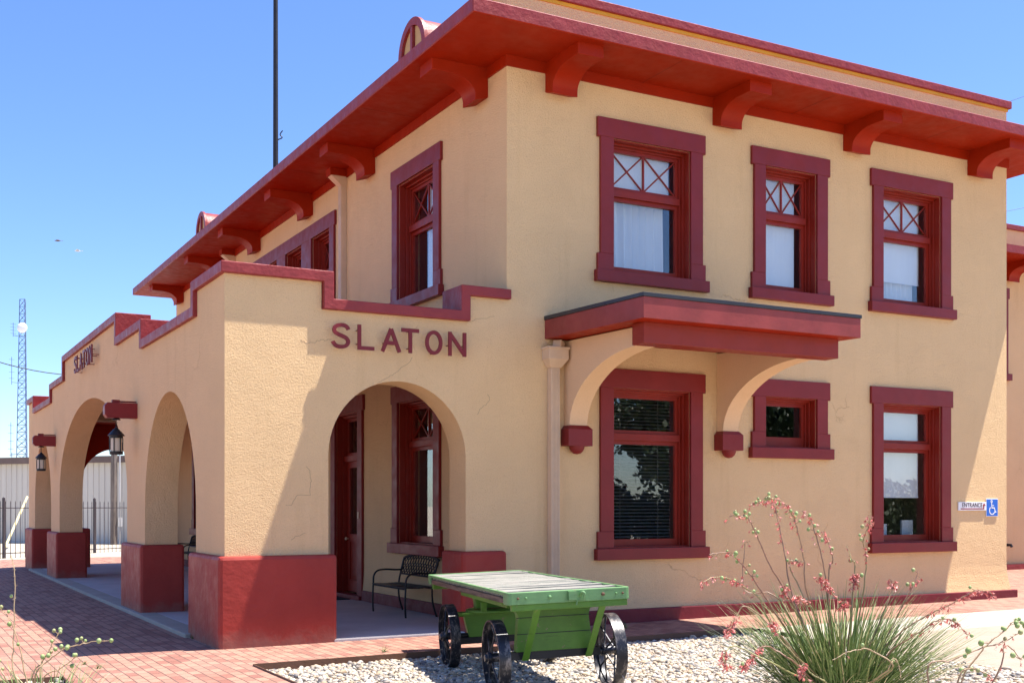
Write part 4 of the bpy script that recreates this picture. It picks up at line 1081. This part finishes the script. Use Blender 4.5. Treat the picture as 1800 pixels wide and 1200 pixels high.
# ------------------------------------------------------------------ plants
def blade_mesh(mb, base, az, length, lean, curl, width, rr, tone):
    n = 9; d = Vector((math.cos(az), math.sin(az), 0)); sd = Vector((-math.sin(az), math.cos(az), 0)); p = Vector(base); ang = lean
    vs = []; tw = rr.uniform(-.3, .3)
    for i in range(n + 1):
        t = i / n; wv = width * (1 - t ** 2.2) * (.7 + .3 * min(1, t * 6)) + .0006
        nrm = d * (-math.sin(math.pi / 2 - ang)) * 0 + Vector((0, 0, 1)) * math.sin(ang) - d * math.cos(ang) * .0
        s2 = (sd + d * tw * t).normalized()
        keel = (d * -math.cos(ang) + Vector((0, 0, 1)) * math.sin(ang)) * (wv * .55)
        vs += [p - s2 * wv, p - keel, p + s2 * wv]
        p = p + (d * math.sin(ang) + Vector((0, 0, 1)) * math.cos(ang)) * (length / n); ang += curl / n
    fs = []
    for i in range(n):
        a = 3 * i; fs += [(a, a + 1, a + 4, a + 3), (a + 1, a + 2, a + 5, a + 4)]
    mb.add(vs, fs, 0, tone)
def flower(mb, p, dirv, rr, size=.02):
    # drooping tubular blossom of five splayed petals
    d = (Vector(dirv) + Vector((rr.uniform(-.5, .5), rr.uniform(-.5, .5), rr.uniform(-.8, .1)))).normalized()
    a = d.cross(Vector((.3, .5, .8))).normalized(); b_ = d.cross(a); tone = rr.random()
    for k in range(5):
        an = k * 1.2566; e_ = a * math.cos(an) + b_ * math.sin(an); f_ = a * -math.sin(an) + b_ * math.cos(an)
        q0 = p; q1 = p + d * size * .9 + e_ * size * .22; q2 = p + d * size * 1.7 + e_ * size * rr.uniform(.4, .9)
        wv = f_ * size * .2
        mb.add([q0 - wv * .4, q0 + wv * .4, q1 + wv, q1 - wv, q2 + wv * .3, q2 - wv * .3], [(0, 1, 2, 3), (3, 2, 4, 5)], 0, tone)
def make_stalk(parent, origin, pts, r0, r1, fl, pods, rr, stemmat='stem', name='flower_stalk', twigs=True, podsize=.0145, bloom=(.35, 1.0)):
    P = [Vector(p) - Vector(origin) for p in cr(pts, 6)]; n = len(P)
    q = MB(); vr = [r0 + (r1 - r0) * i / (n - 1) for i in range(n)]
    P2 = [p + Vector((rr.uniform(-1, 1), rr.uniform(-1, 1), rr.uniform(-1, 1))) * .004 for p in P]
    q.tube(P2, vr, 6, tone=rr.random())
    fm = MB(); podlist = []
    if twigs:
        for k in range(int(n * .6)):
            i = rr.randint(int(n * .3), n - 1); a = P2[i]; d = Vector((rr.uniform(-1, 1), rr.uniform(-1, 1), rr.uniform(-.2, .9))).normalized()
            q.tube([a, a + d * rr.uniform(.012, .03)], [.0016, .001], 4, tone=.1)
    for k in range(fl):
        i = int((bloom[0] + (bloom[1] - bloom[0]) * rr.random() ** .8) * (n - 1)); a = P2[i] + Vector((rr.uniform(-1, 1), rr.uniform(-1, 1), rr.uniform(-1, .4))) * .028
        q.tube([P2[i], a], [.0014, .001], 4, tone=.2); flower(fm, a, (rr.uniform(-1, 1), rr.uniform(-1, 1), -.4), rr, rr.uniform(.013, .023))
    for k in range(pods):
        i = min(n - 1, int((.45 + .58 * rr.random()) * (n - 1))); d = Vector((rr.uniform(-1, 1), rr.uniform(-1, 1), rr.uniform(-.3, .8))).normalized(); a = P2[i] + d * .03
        q.tube([P2[i], a], [.003, .002], 5, tone=.4); rs_ = podsize * rr.uniform(.75, 1.2)
        pm = MB(); pm.ball(a + d * rs_, rs_, (1, 1, 1.12), 9, 7, 0, rr.random()); podlist.append(pm)
    so_ = q.build(name, M[stemmat], parent, smooth=True, fixn=False)
    if fl: fm.build('blossom', M['blossom'], so_, fixn=False)['kind'] = 'stuff'
    for pm in podlist: pm.build('seed_pod', M['pod'], so_, smooth=True, angle=80)
    return so_
def yucca(label, base, nblades, spread, hmin, hmax, seed, stalks, width=(.0045, .008), D=10.3):
    t = thing('red_yucca', label, 'plant', base); rr = random.Random(seed)
    q = MB()
    for i in range(nblades):
        a = rr.uniform(0, 6.283); rad = spread * math.sqrt(rr.random()); b0 = Vector((rad * math.cos(a), rad * math.sin(a), 0))
        az = a + rr.gauss(0, .5); lean = .06 + .75 * (rad / spread) * rr.uniform(.5, 1.15) + rr.uniform(0, .16)
        dry = rr.random(); tone = min(1, max(0, rr.gauss(.5, .22))) if dry > .06 else rr.uniform(.92, 1)
        blade_mesh(q, b0, az, rr.uniform(hmin, hmax), lean, rr.uniform(.05, .75) * (1.9 if dry < .06 else 1), rr.uniform(*width), rr, tone)
    q.build('foliage', M['blade'], t, smooth=True, fixn=False)
    for st_ in stalks:
        pts, fl_, pd_, kw = st_
        make_stalk(t, base, pts, kw.pop('r0', .0075), kw.pop('r1', .0025), int(fl_ * 1.35), pd_, rr, **kw)
    return t
zz = lambda a, b_: (1200 + a / 3, 850 + b_ / 3)
YB = at(1478, 1232, 9.75); YB.z = gz(YB.x) - .02
def st(pts, D0, D1, fl_, pd_, **kw):
    n = len(pts); out = [YB + Vector((rnd.uniform(-.12, .12), rnd.uniform(-.1, .1), .05))]
    for i, p in enumerate(pts):
        D = D0 + (D1 - D0) * i / max(1, n - 1); out.append(at(*zz(*p), D))
    return (out, fl_, pd_, kw)
YS = [st([(590, 650), (460, 430), (390, 270), (345, 185), (290, 168), (245, 172)], 9.8, 9.6, 8, 11),
      st([(590, 620), (540, 380), (505, 200), (480, 110), (420, 95), (360, 112)], 9.9, 10.2, 26, 9),
      st([(665, 600), (640, 390), (600, 230), (570, 150), (530, 100), (480, 78), (430, 72)], 9.6, 9.4, 26, 9),
      st([(752, 500), (720, 340), (690, 230), (675, 180), (630, 145)], 9.9, 10.0, 16, 4),
      st([(770, 500), (790, 400), (755, 280), (745, 250)], 9.9, 9.8, 14, 2),
      st([(955, 540), (968, 380), (950, 300), (985, 210), (975, 160)], 9.7, 9.5, 18, 5),
      st([(905, 480), (890, 400), (865, 325)], 9.9, 10.0, 3, 1),
      st([(540, 760), (430, 590), (350, 470), (290, 400), (220, 362), (140, 372)], 9.6, 9.3, 8, 8),
      st([(480, 760), (400, 600), (300, 530), (230, 495), (150, 495), (95, 530)], 9.5, 9.2, 26, 3),
      st([(1100, 760), (1200, 560), (1225, 520), (1240, 465)], 9.8, 9.9, 8, 3),
      st([(1130, 800), (1280, 700), (1400, 640), (1500, 585), (1560, 560), (1640, 580)], 9.6, 9.4, 44, 1),
      st([(1080, 900), (1250, 780), (1340, 720), (1420, 720), (1500, 790)], 9.4, 9.1, 28, 3),
      st([(860, 700), (800, 590), (760, 530), (725, 490)], 9.5, 9.4, 46, 1, bloom=(.55, 1)),
      st([(890, 640), (900, 560), (905, 500), (915, 475)], 9.8, 9.8, 46, 1, bloom=(.6, 1)),
      st([(830, 830), (800, 700), (830, 640), (860, 620)], 9.2, 9.1, 24, 0, bloom=(.7, 1)),
      st([(1050, 700), (1100, 570), (1110, 530), (1095, 505)], 9.8, 9.9, 20, 0, bloom=(.6, 1)),
      st([(640, 760), (560, 620), (530, 570), (540, 530)], 9.7, 9.6, 30, 2, bloom=(.55, 1)),
      st([(700, 700), (660, 640), (620, 600), (600, 590)], 9.6, 9.5, 30, 0, bloom=(.6, 1)),
      st([(620, 930), (500, 800), (480, 740), (460, 735)], 9.1, 9.0, 26, 1, bloom=(.6, 1)),
      st([(600, 950), (480, 870), (420, 860), (350, 930), (325, 960)], 9.0, 8.8, 48, 1, bloom=(.55, 1)),
      st([(560, 850), (350, 650), (280, 700), (250, 760), (235, 790)], 9.2, 9.0, 44, 0, bloom=(.6, 1)),
      st([(500, 960), (300, 860), (240, 870), (215, 920), (240, 970)], 8.9, 8.7, 34, 0, bloom=(.6, 1)),
      st([(760, 1050), (680, 1000), (640, 950), (620, 990), (640, 1010)], 8.9, 8.8, 34, 0, bloom=(.6, 1)),
      st([(1100, 980), (1000, 880), (930, 872), (860, 890), (790, 930)], 8.9, 8.7, 1, 1, stemmat='stem_dry'),
      st([(1060, 1000), (1110, 920), (1140, 960), (1150, 1030)], 8.9, 8.8, 0, 1, stemmat='stem_dry'),
      st([(520, 620), (330, 560), (330, 320), (345, 315)], 9.9, 10.1, 10, 1),
      st([(640, 610), (560, 420), (620, 410), (635, 405)], 9.9, 10.0, 10, 2)]
yucca('large red yucca with coral blossoms beside the gravel bed at right', YB, 1000, .35, .70, 1.22, 11, YS)
# smaller yucca at the lower left, only its pods and tips in view
LB = at(70, 1262, 9.4); LB.z = gz(LB.x) - .03
z3 = lambda a, b_: (a / 4, 900 + b_ / 4)
def st2(pts, D, fl_, pd_, base, f, **kw):
    return ([base + Vector((rnd.uniform(-.1, .1), rnd.uniform(-.1, .1), .03))] + [at(*f(*p), D + i * .03) for i, p in enumerate(pts)], fl_, pd_, kw)
LS = [st2([(230, 1160), (290, 1060), (340, 980), (380, 900), (410, 850)], 9.3, 0, 9, LB, z3, stemmat='stem_dry', podsize=.017),
      st2([(250, 1150), (330, 1050), (450, 960), (560, 930), (640, 910), (740, 905)], 9.2, 0, 8, LB, z3, stemmat='stem_dry', podsize=.017),
      st2([(100, 1130), (95, 950), (100, 700), (105, 450), (90, 350), (75, 300)], 9.5, 0, 2, LB, z3, stemmat='stem_dry', podsize=.016),
      st2([(180, 1150), (150, 1000), (110, 850), (60, 740), (0, 670)], 9.4, 0, 3, LB, z3, stemmat='stem_dry', podsize=.016),
      st2([(300, 1180), (420, 1100), (500, 1040), (545, 1000)], 9.1, 0, 3, LB, z3, stemmat='stem_dry', podsize=.016),
      st2([(40, 1180), (-20, 1060), (-60, 960)], 9.1, 0, 3, LB, z3, stemmat='stem_dry', podsize=.016)]
yucca('small dry stemmed yucca with round green pods at the lower left corner', LB, 150, .30, .40, .72, 23, LS, (.004, .007))
RB = at(1668, 1330, 7.9); RB.z = gz(RB.x) - .08
RS = [st2([(1470, 1040), (1540, 930), (1600, 850), (1690, 780), (1750, 725), (1790, 740)], 7.9, 0, 9, RB, zz, stemmat='stem', podsize=.017),
      st2([(1290, 990), (1420, 930), (1560, 870), (1700, 830), (1760, 790)], 7.9, 3, 4, RB, zz, stemmat='stem', podsize=.018),
      st2([(1450, 1040), (1520, 975), (1600, 1000), (1640, 1040)], 7.8, 3, 4, RB, zz, stemmat='stem', podsize=.018),
      st2([(1660, 1000), (1700, 850), (1790, 930)], 7.8, 3, 2, RB, zz, stemmat='stem', podsize=.016)]
yucca('yucca stalks with green pods reaching in over the drive at lower right', RB, 160, .25, .35, .62, 31, RS, (.004, .007))
# little weeds
def weed(label, p, s_, seed):
    rr = random.Random(seed); q = MB()
    for i in range(16): blade_mesh(q, (rr.uniform(-.02, .02), rr.uniform(-.02, .02), 0), rr.uniform(0, 6.28), s_ * rr.uniform(.5, 1), rr.uniform(.2, 1.2), rr.uniform(0, .8), .003, rr, rr.random() * .9 + .02)
    o_ = q.build('weed', M['weed'], smooth=True, fixn=False, loc=p); tag(o_, label, 'weed', 'weeds in the paving')
for lb, (px, py), s_ in (('tiny weed growing at the foot of the corner pier', (340, 1121), .10), ('small weed in the brick path left of the gravel corner', (173, 1164), .09), ('weed sprig by the rusty edging behind the cart', (675, 1146), .12), ('tiny sprig in the sunlit bricks at the lower left', (148, 1157), .07), ('weed clump on the shaded bricks beside the second pier', (263, 1086), .07), ('dry grass tuft at the gravel edge beside the rear wheel', (1100, 1108), .14)):
    D = 2045 * (1.6 - gz(-3)) / (py - 889); p = at(px, py, D); p.z = gz(p.x); weed(lb, p, s_, int(px))

# ------------------------------------------------------------------ yard behind: fence, pole, metal shed, tower
def gpt(px, py, z): return at(px, py, 2045 * (1.6 - z) / (py - 889))
F0 = gpt(90, 978, -.2); F1 = gpt(166, 974, -.2); fd = (F1 - F0); PL = fd.length; fdn = fd.normalized()
fence = thing('iron_fence', 'black iron picket fence with slim posts behind the portico', 'fence', F0, math.atan2(fd.y, fd.x))
q = MB()
x = -PL * 2 + .08
while x < PL * 3:
    q.box(x - .008, x + .008, -.008, .008, .02, 1.90); q.lathe([(.02, 1.90), (.012, 1.95), (.001, 1.99)], (x, 0, 0), 2, 4); x += PL / 10.0
for z in (.18, 1.72): q.box(-PL * 2, PL * 3, -.014, .014, z, z + .03)
q.build('picket_panel', M['fence_iron'], fence)
for k in range(-2, 4):
    q = MB(); q.box(k * PL - .035, k * PL + .035, -.035, .035, -.1, 2.06); q.lathe([(.045, 2.06), (.045, 2.08), (.01, 2.11)], (k * PL, 0, 0), 2, 8); q.build('fence_post', M['fence_iron'], fence)
# shed
S0 = at(0, 950, 56.0); S1 = at(222, 949, 53.5); S0.z = S1.z = -.25; sd = (S1 - S0); sdn = sd.normalized()
shed = thing('metal_shed', 'long white ribbed metal shed with a brown roof edge beyond the fence', 'building', S0, math.atan2(sd.y, sd.x))
q = MB(); SL0, SL1 = -30, 30; x = SL0; vs = []; pts = []
while x < SL1:
    pts += [(x, 0), (x + .24, 0), (x + .26, -.035), (x + .30, -.035), (x + .32, 0)]; x += .32
poly = pts + [(SL1, 12), (SL0, 12)]
q.prism(poly, lambda a, b_: (a, b_, 0), lambda a, b_: (a, b_, 4.0)); q.build('wall', M['ribbed'], shed)
q = MB(); q.box(SL0 - .2, SL1 + .2, -.28, 12.2, 3.86, 4.16); q.build('roof_edge', M['brown_trim'], shed)
q = MB(); q.prism([(-.2, 4.14), (12.2, 4.14), (6, 4.22)], lambda b_, z: (SL0 - .1, b_, z), lambda b_, z: (SL1 + .1, b_, z)); q.build('roof', M['pale_grey'], shed)
# utility pole
pb = gpt(200, 960, -.22); pole = thing('utility_pole', 'grey wooden utility pole in front of the white metal shed', 'pole', pb)
q = MB(); q.tube([(0, 0, -.2), (.02, 0, 4), (.05, 0, 8.2)], [.16, .14, .11], 12); q.build('pole_shaft', M['pole_wood'], pole, smooth=True)
q = MB(); q.box(-.9, .95, -.06, .06, 7.7, 7.82); q.build('crossarm', M['pole_wood'], pole)
q = MB(); q.tube([(.24, -.12, 0), (.24, -.12, 4.2)], .035, 8); q.box(.16, .34, -.2, -.06, .9, 1.3); q.build('conduit', M['pale_grey'], pole)
q = MB(); q.tube([gpt(6, 968, -.2) - pb + Vector((0, 0, 0)), at(48, 873, 50) - pb], .05, 8)
gw = q.build('guy_guard', M['yellow_guard'], pole, smooth=True)
# power lines
def wire(label, a, b_, sag, r=.012):
    q = MB(); a, b_ = Vector(a), Vector(b_)
    q.tube([a.lerp(b_, i / 14) - Vector((0, 0, sag * 4 * (i / 14) * (1 - i / 14))) for i in range(15)], r, 5)
    tag(q.build('power_line', M['wire'], smooth=True), label, 'wire', 'overhead wires')
wire('black overhead wire crossing the lattice tower at left', at(-120, 590, 45), pb + Vector((.3, 0, 7.8)), .6, .022)
wire('upper thin wire in the sky at the far right edge', at(1600, 232, 60), at(1960, 108, 60), .2, .012)
wire('lower thin wire in the sky at the far right edge', at(1690, 384, 60), at(1960, 322, 60), .2, .012)
# lattice tower
TB = at(41, 950, 150); TB.z = -.3
tow = thing('radio_tower', 'tall tapering lattice radio tower with antennas at far left', 'tower', TB, R(20))
q = MB(); HT = at(46, 526, 150).z + .3
def tw(z): return .95 - .52 * z / HT
nseg = 30; corners = [(math.cos(a), math.sin(a)) for a in (.5, 2.594, 4.689)]
for cx_, cy_ in corners: q.tube([(cx_ * tw(z), cy_ * tw(z), z) for z in (0, HT * .5, HT)], .05, 6)
for i in range(nseg):
    z0_, z1_ = HT * i / nseg, HT * (i + 1) / nseg
    for k in range(3):
        a, b_ = corners[k], corners[(k + 1) % 3]
        q.tube([(a[0] * tw(z0_), a[1] * tw(z0_), z0_), (b[0] * tw(z1_) if False else b_[0] * tw(z1_), b_[1] * tw(z1_), z1_)], .03, 4)
        q.tube([(b_[0] * tw(z0_), b_[1] * tw(z0_), z0_), (a[0] * tw(z1_), a[1] * tw(z1_), z1_)], .03, 4)
        q.tube([(a[0] * tw(z1_), a[1] * tw(z1_), z1_), (b_[0] * tw(z1_), b_[1] * tw(z1_), z1_)], .025, 4)
q.build('lattice_mast', M['tower_steel'], tow)
dr = at(39, 576, 149) - TB; dl = Matrix.Rotation(R(-20), 3, 'Z') @ dr
q = MB(); q.lathe([(.05, -.30), (.45, -.24), (.62, -.08), (.66, 0), (.64, .06), (.40, .22), (.05, .28)], (0, 0, 0), 1, 22)
tw_dish = q.build('dish', M['white_steel'], tow, smooth=True, loc=dl, rot=(0, 0, R(-50)))
for (z, s_) in ((HT * .83, .8), (HT * .62, 1.6), (HT * .30, 2.0), (HT * .20, 1.5)):
    q = MB(); ox = -1.3 - s_ * .3
    q.tube([(0, 0, z), (ox, ox * .3, z)], .035, 4); q.tube([(ox, ox * .3, z - s_ * .2), (ox, ox * .3, z + s_ * 2.0)], .035, 4)
    for k in range(4): q.tube([(ox - .35, ox * .3, z + s_ * (.3 + k * .5)), (ox + .35, ox * .3, z + s_ * (.3 + k * .5))], .025, 4)
    q.build('antenna', M['tower_steel'], tow)
# mast behind the roof
mb_ = at(484.5, 900, 40); mb_.z = -.2
mast = thing('tall_mast', 'slim dark pole rising straight up behind the depot roof', 'pole', mb_)
q = MB(); q.lathe([(.13, 0), (.105, 8), (.085, 16), (.07, 24)], (0, 0, 0), 2, 14); q.build('shaft', M['plain_dark'], mast, smooth=True)
hz_ = at(491, 237, 40).z + .2
q = MB(); q.tube(cr([(.06, -.05, hz_ - .18), (.20, -.12, hz_ - .1), (.13, -.08, hz_), (.21, -.12, hz_ + .14)], 4), .02, 6); q.build('cleat', M['plain_dark'], mast)
# birds
def bird(label, p, span, hd, mat, flap):
    t = thing('bird', label, 'bird', p, hd, 'birds in flight'); q = MB()
    q.lathe([(.004, -.15), (.03, -.10), (.05, -.02), (.045, .06), (.025, .11), (.03, .135), (.02, .165), (.004, .185)], (0, 0, 0), 0, 8)
    q.add([(-.13, -.03, 0), (-.26, -.06, .0), (-.26, .06, .0), (-.13, .03, 0), (-.13, 0, .008)], [(0, 1, 2, 3), (0, 3, 4)])
    for s_ in (-1, 1):
        q.add([(.07, s_ * .03, .02), (.09, s_ * span * .5, .02 + flap * .5), (.0, s_ * span, .02 + flap * .7), (-.07, s_ * span * .55, .015 + flap * .5), (-.07, s_ * .03, .015), (.0, s_ * span * .5, .045 + flap * .5)], [(0, 1, 5), (1, 2, 5), (2, 3, 5), (3, 4, 5), (4, 0, 5)])
    q.build('body', mat, t, smooth=True)
bird('dark bird gliding in the sky at left, the higher of two', at(102, 423, 62), .20, R(155), M['brown_trim'], -.02)
bird('pale bird in the sky at left, the lower of two', at(137, 441, 62), .18, R(160), M['pale_grey'], .05)

# ------------------------------------------------------------------ tree across the drive (seen mirrored in the windows)
def tree(label, base, h, cr0, seed, leaves):
    t = thing('oak_tree', label, 'tree', base); rr = random.Random(seed); q = MB()
    q.tube([(0, 0, -.1), (.05, .03, h * .2), (.1, -.05, h * .45), (.05, 0, h * .75)], [.26, .2, .15, .05], 10); tips = []
    for k in range(16):
        a = k * 2.4; z0_ = h * rr.uniform(.28, .65); l = cr0 * rr.uniform(.6, 1.05); e_ = Vector((math.cos(a) * l, math.sin(a) * l, z0_ + rr.uniform(.1, .35) * h)); m_ = Vector((math.cos(a) * l * .5, math.sin(a) * l * .5, z0_ + .12 * h))
        q.tube(cr([(0.06, 0, z0_), m_, e_], 4), [.09 - .008 * i for i in range(9)], 6); tips += [m_, e_, (m_ + e_) / 2, e_ + Vector((rr.uniform(-.6, .6), rr.uniform(-.6, .6), rr.uniform(0, .8)))]
    q.build('trunk', M['bark'], t, smooth=True)
    q = MB(); cl = [(p_ + Vector((rr.gauss(0, .35), rr.gauss(0, .35), rr.gauss(.1, .3))), rr.uniform(.5, 1.0)) for p_ in tips for _ in range(2)]
    for i in range(leaves):
        c_, r_ = rr.choice(cl); d = Vector((rr.gauss(0, 1), rr.gauss(0, 1), rr.gauss(0, .8))).normalized() * r_ * rr.random() ** .45; p_ = c_ + d
        n_ = Vector((rr.uniform(-1, 1), rr.uniform(-1, 1), rr.uniform(-.3, 1))).normalized(); a = n_.cross(Vector((.2, .9, .4))).normalized(); b_ = n_.cross(a); s_ = rr.uniform(.10, .20)
        q.add([p_ - a * s_, p_ - b_ * s_ * .5, p_ + a * s_, p_ + b_ * s_ * .5], [(0, 1, 2, 3)], 0, rr.random() * .98 + .01)
    q.build('crown', M['tree_leaf'], t, fixn=False)
tree('leafy oak across the drive, mirrored in the tall window under the canopy', (18.9, -21.0, -.05), 6.6, 2.6, 3, 11000)
tree('second oak farther along the street, mirrored in the small square window', (24.6, -21.5, -.05), 6.0, 2.6, 9, 8000)
def shrub(label, base, r_, h_, seed):  # shrubs added out of view to darken what the windows mirror
    t = thing('shrub', label, 'shrub', base, 0, 'added shrubs that darken the window reflections'); rr = random.Random(seed); q = MB()
    for k in range(7):
        a = k * .9; q.tube([(0, 0, 0), (r_ * .5 * math.cos(a), r_ * .5 * math.sin(a), h_ * .5), (r_ * .8 * math.cos(a), r_ * .8 * math.sin(a), h_ * .85)], [.03, .02, .008], 5)
    q.build('branches', M['bark'], t); q = MB()
    for i_ in range(2600):
        d = Vector((rr.gauss(0, 1), rr.gauss(0, 1), rr.gauss(0, 1))).normalized() * rr.random() ** .4
        lump = 1 + .25 * math.sin(5 * d.x + seed) * math.sin(4 * d.y + 1)
        p_ = Vector((d.x * r_ * lump, d.y * r_ * lump, h_ * .5 + d.z * h_ * .5 * lump)); n_ = Vector((rr.uniform(-1, 1), rr.uniform(-1, 1), rr.uniform(-.3, 1))).normalized()
        a = n_.cross(Vector((.2, .9, .4))).normalized(); b_ = n_.cross(a); s_ = rr.uniform(.09, .17)
        q.add([p_ - a * s_, p_ - b_ * s_ * .5, p_ + a * s_, p_ + b_ * s_ * .5], [(0, 1, 2, 3)], 0, rr.random() * .98 + .01)
    q.build('leaves', M['tree_leaf'], t, fixn=False)
for k_, (lb, x, y, r_, h_) in enumerate((('tallest round shrub, added out of view to darken the left of the canopy window reflection', 15.3, -22.4, 1.5, 3.1), ('medium shrub added out of view between the tallest shrub and the oak trunk', 17.2, -22.9, 1.3, 2.5), ('lower broad shrub added beside the oak trunk to darken the mirrored view', 19.3, -22.6, 1.6, 2.2),
        ('broad dark shrub added out of view to darken the right ground floor window reflection', 29.0, -22.3, 1.8, 2.6), ('last added shrub at the far end of the unseen row', 32.2, -22.6, 1.7, 2.8))): shrub(lb, (x, y, -.05), r_, h_, k_ + 1)
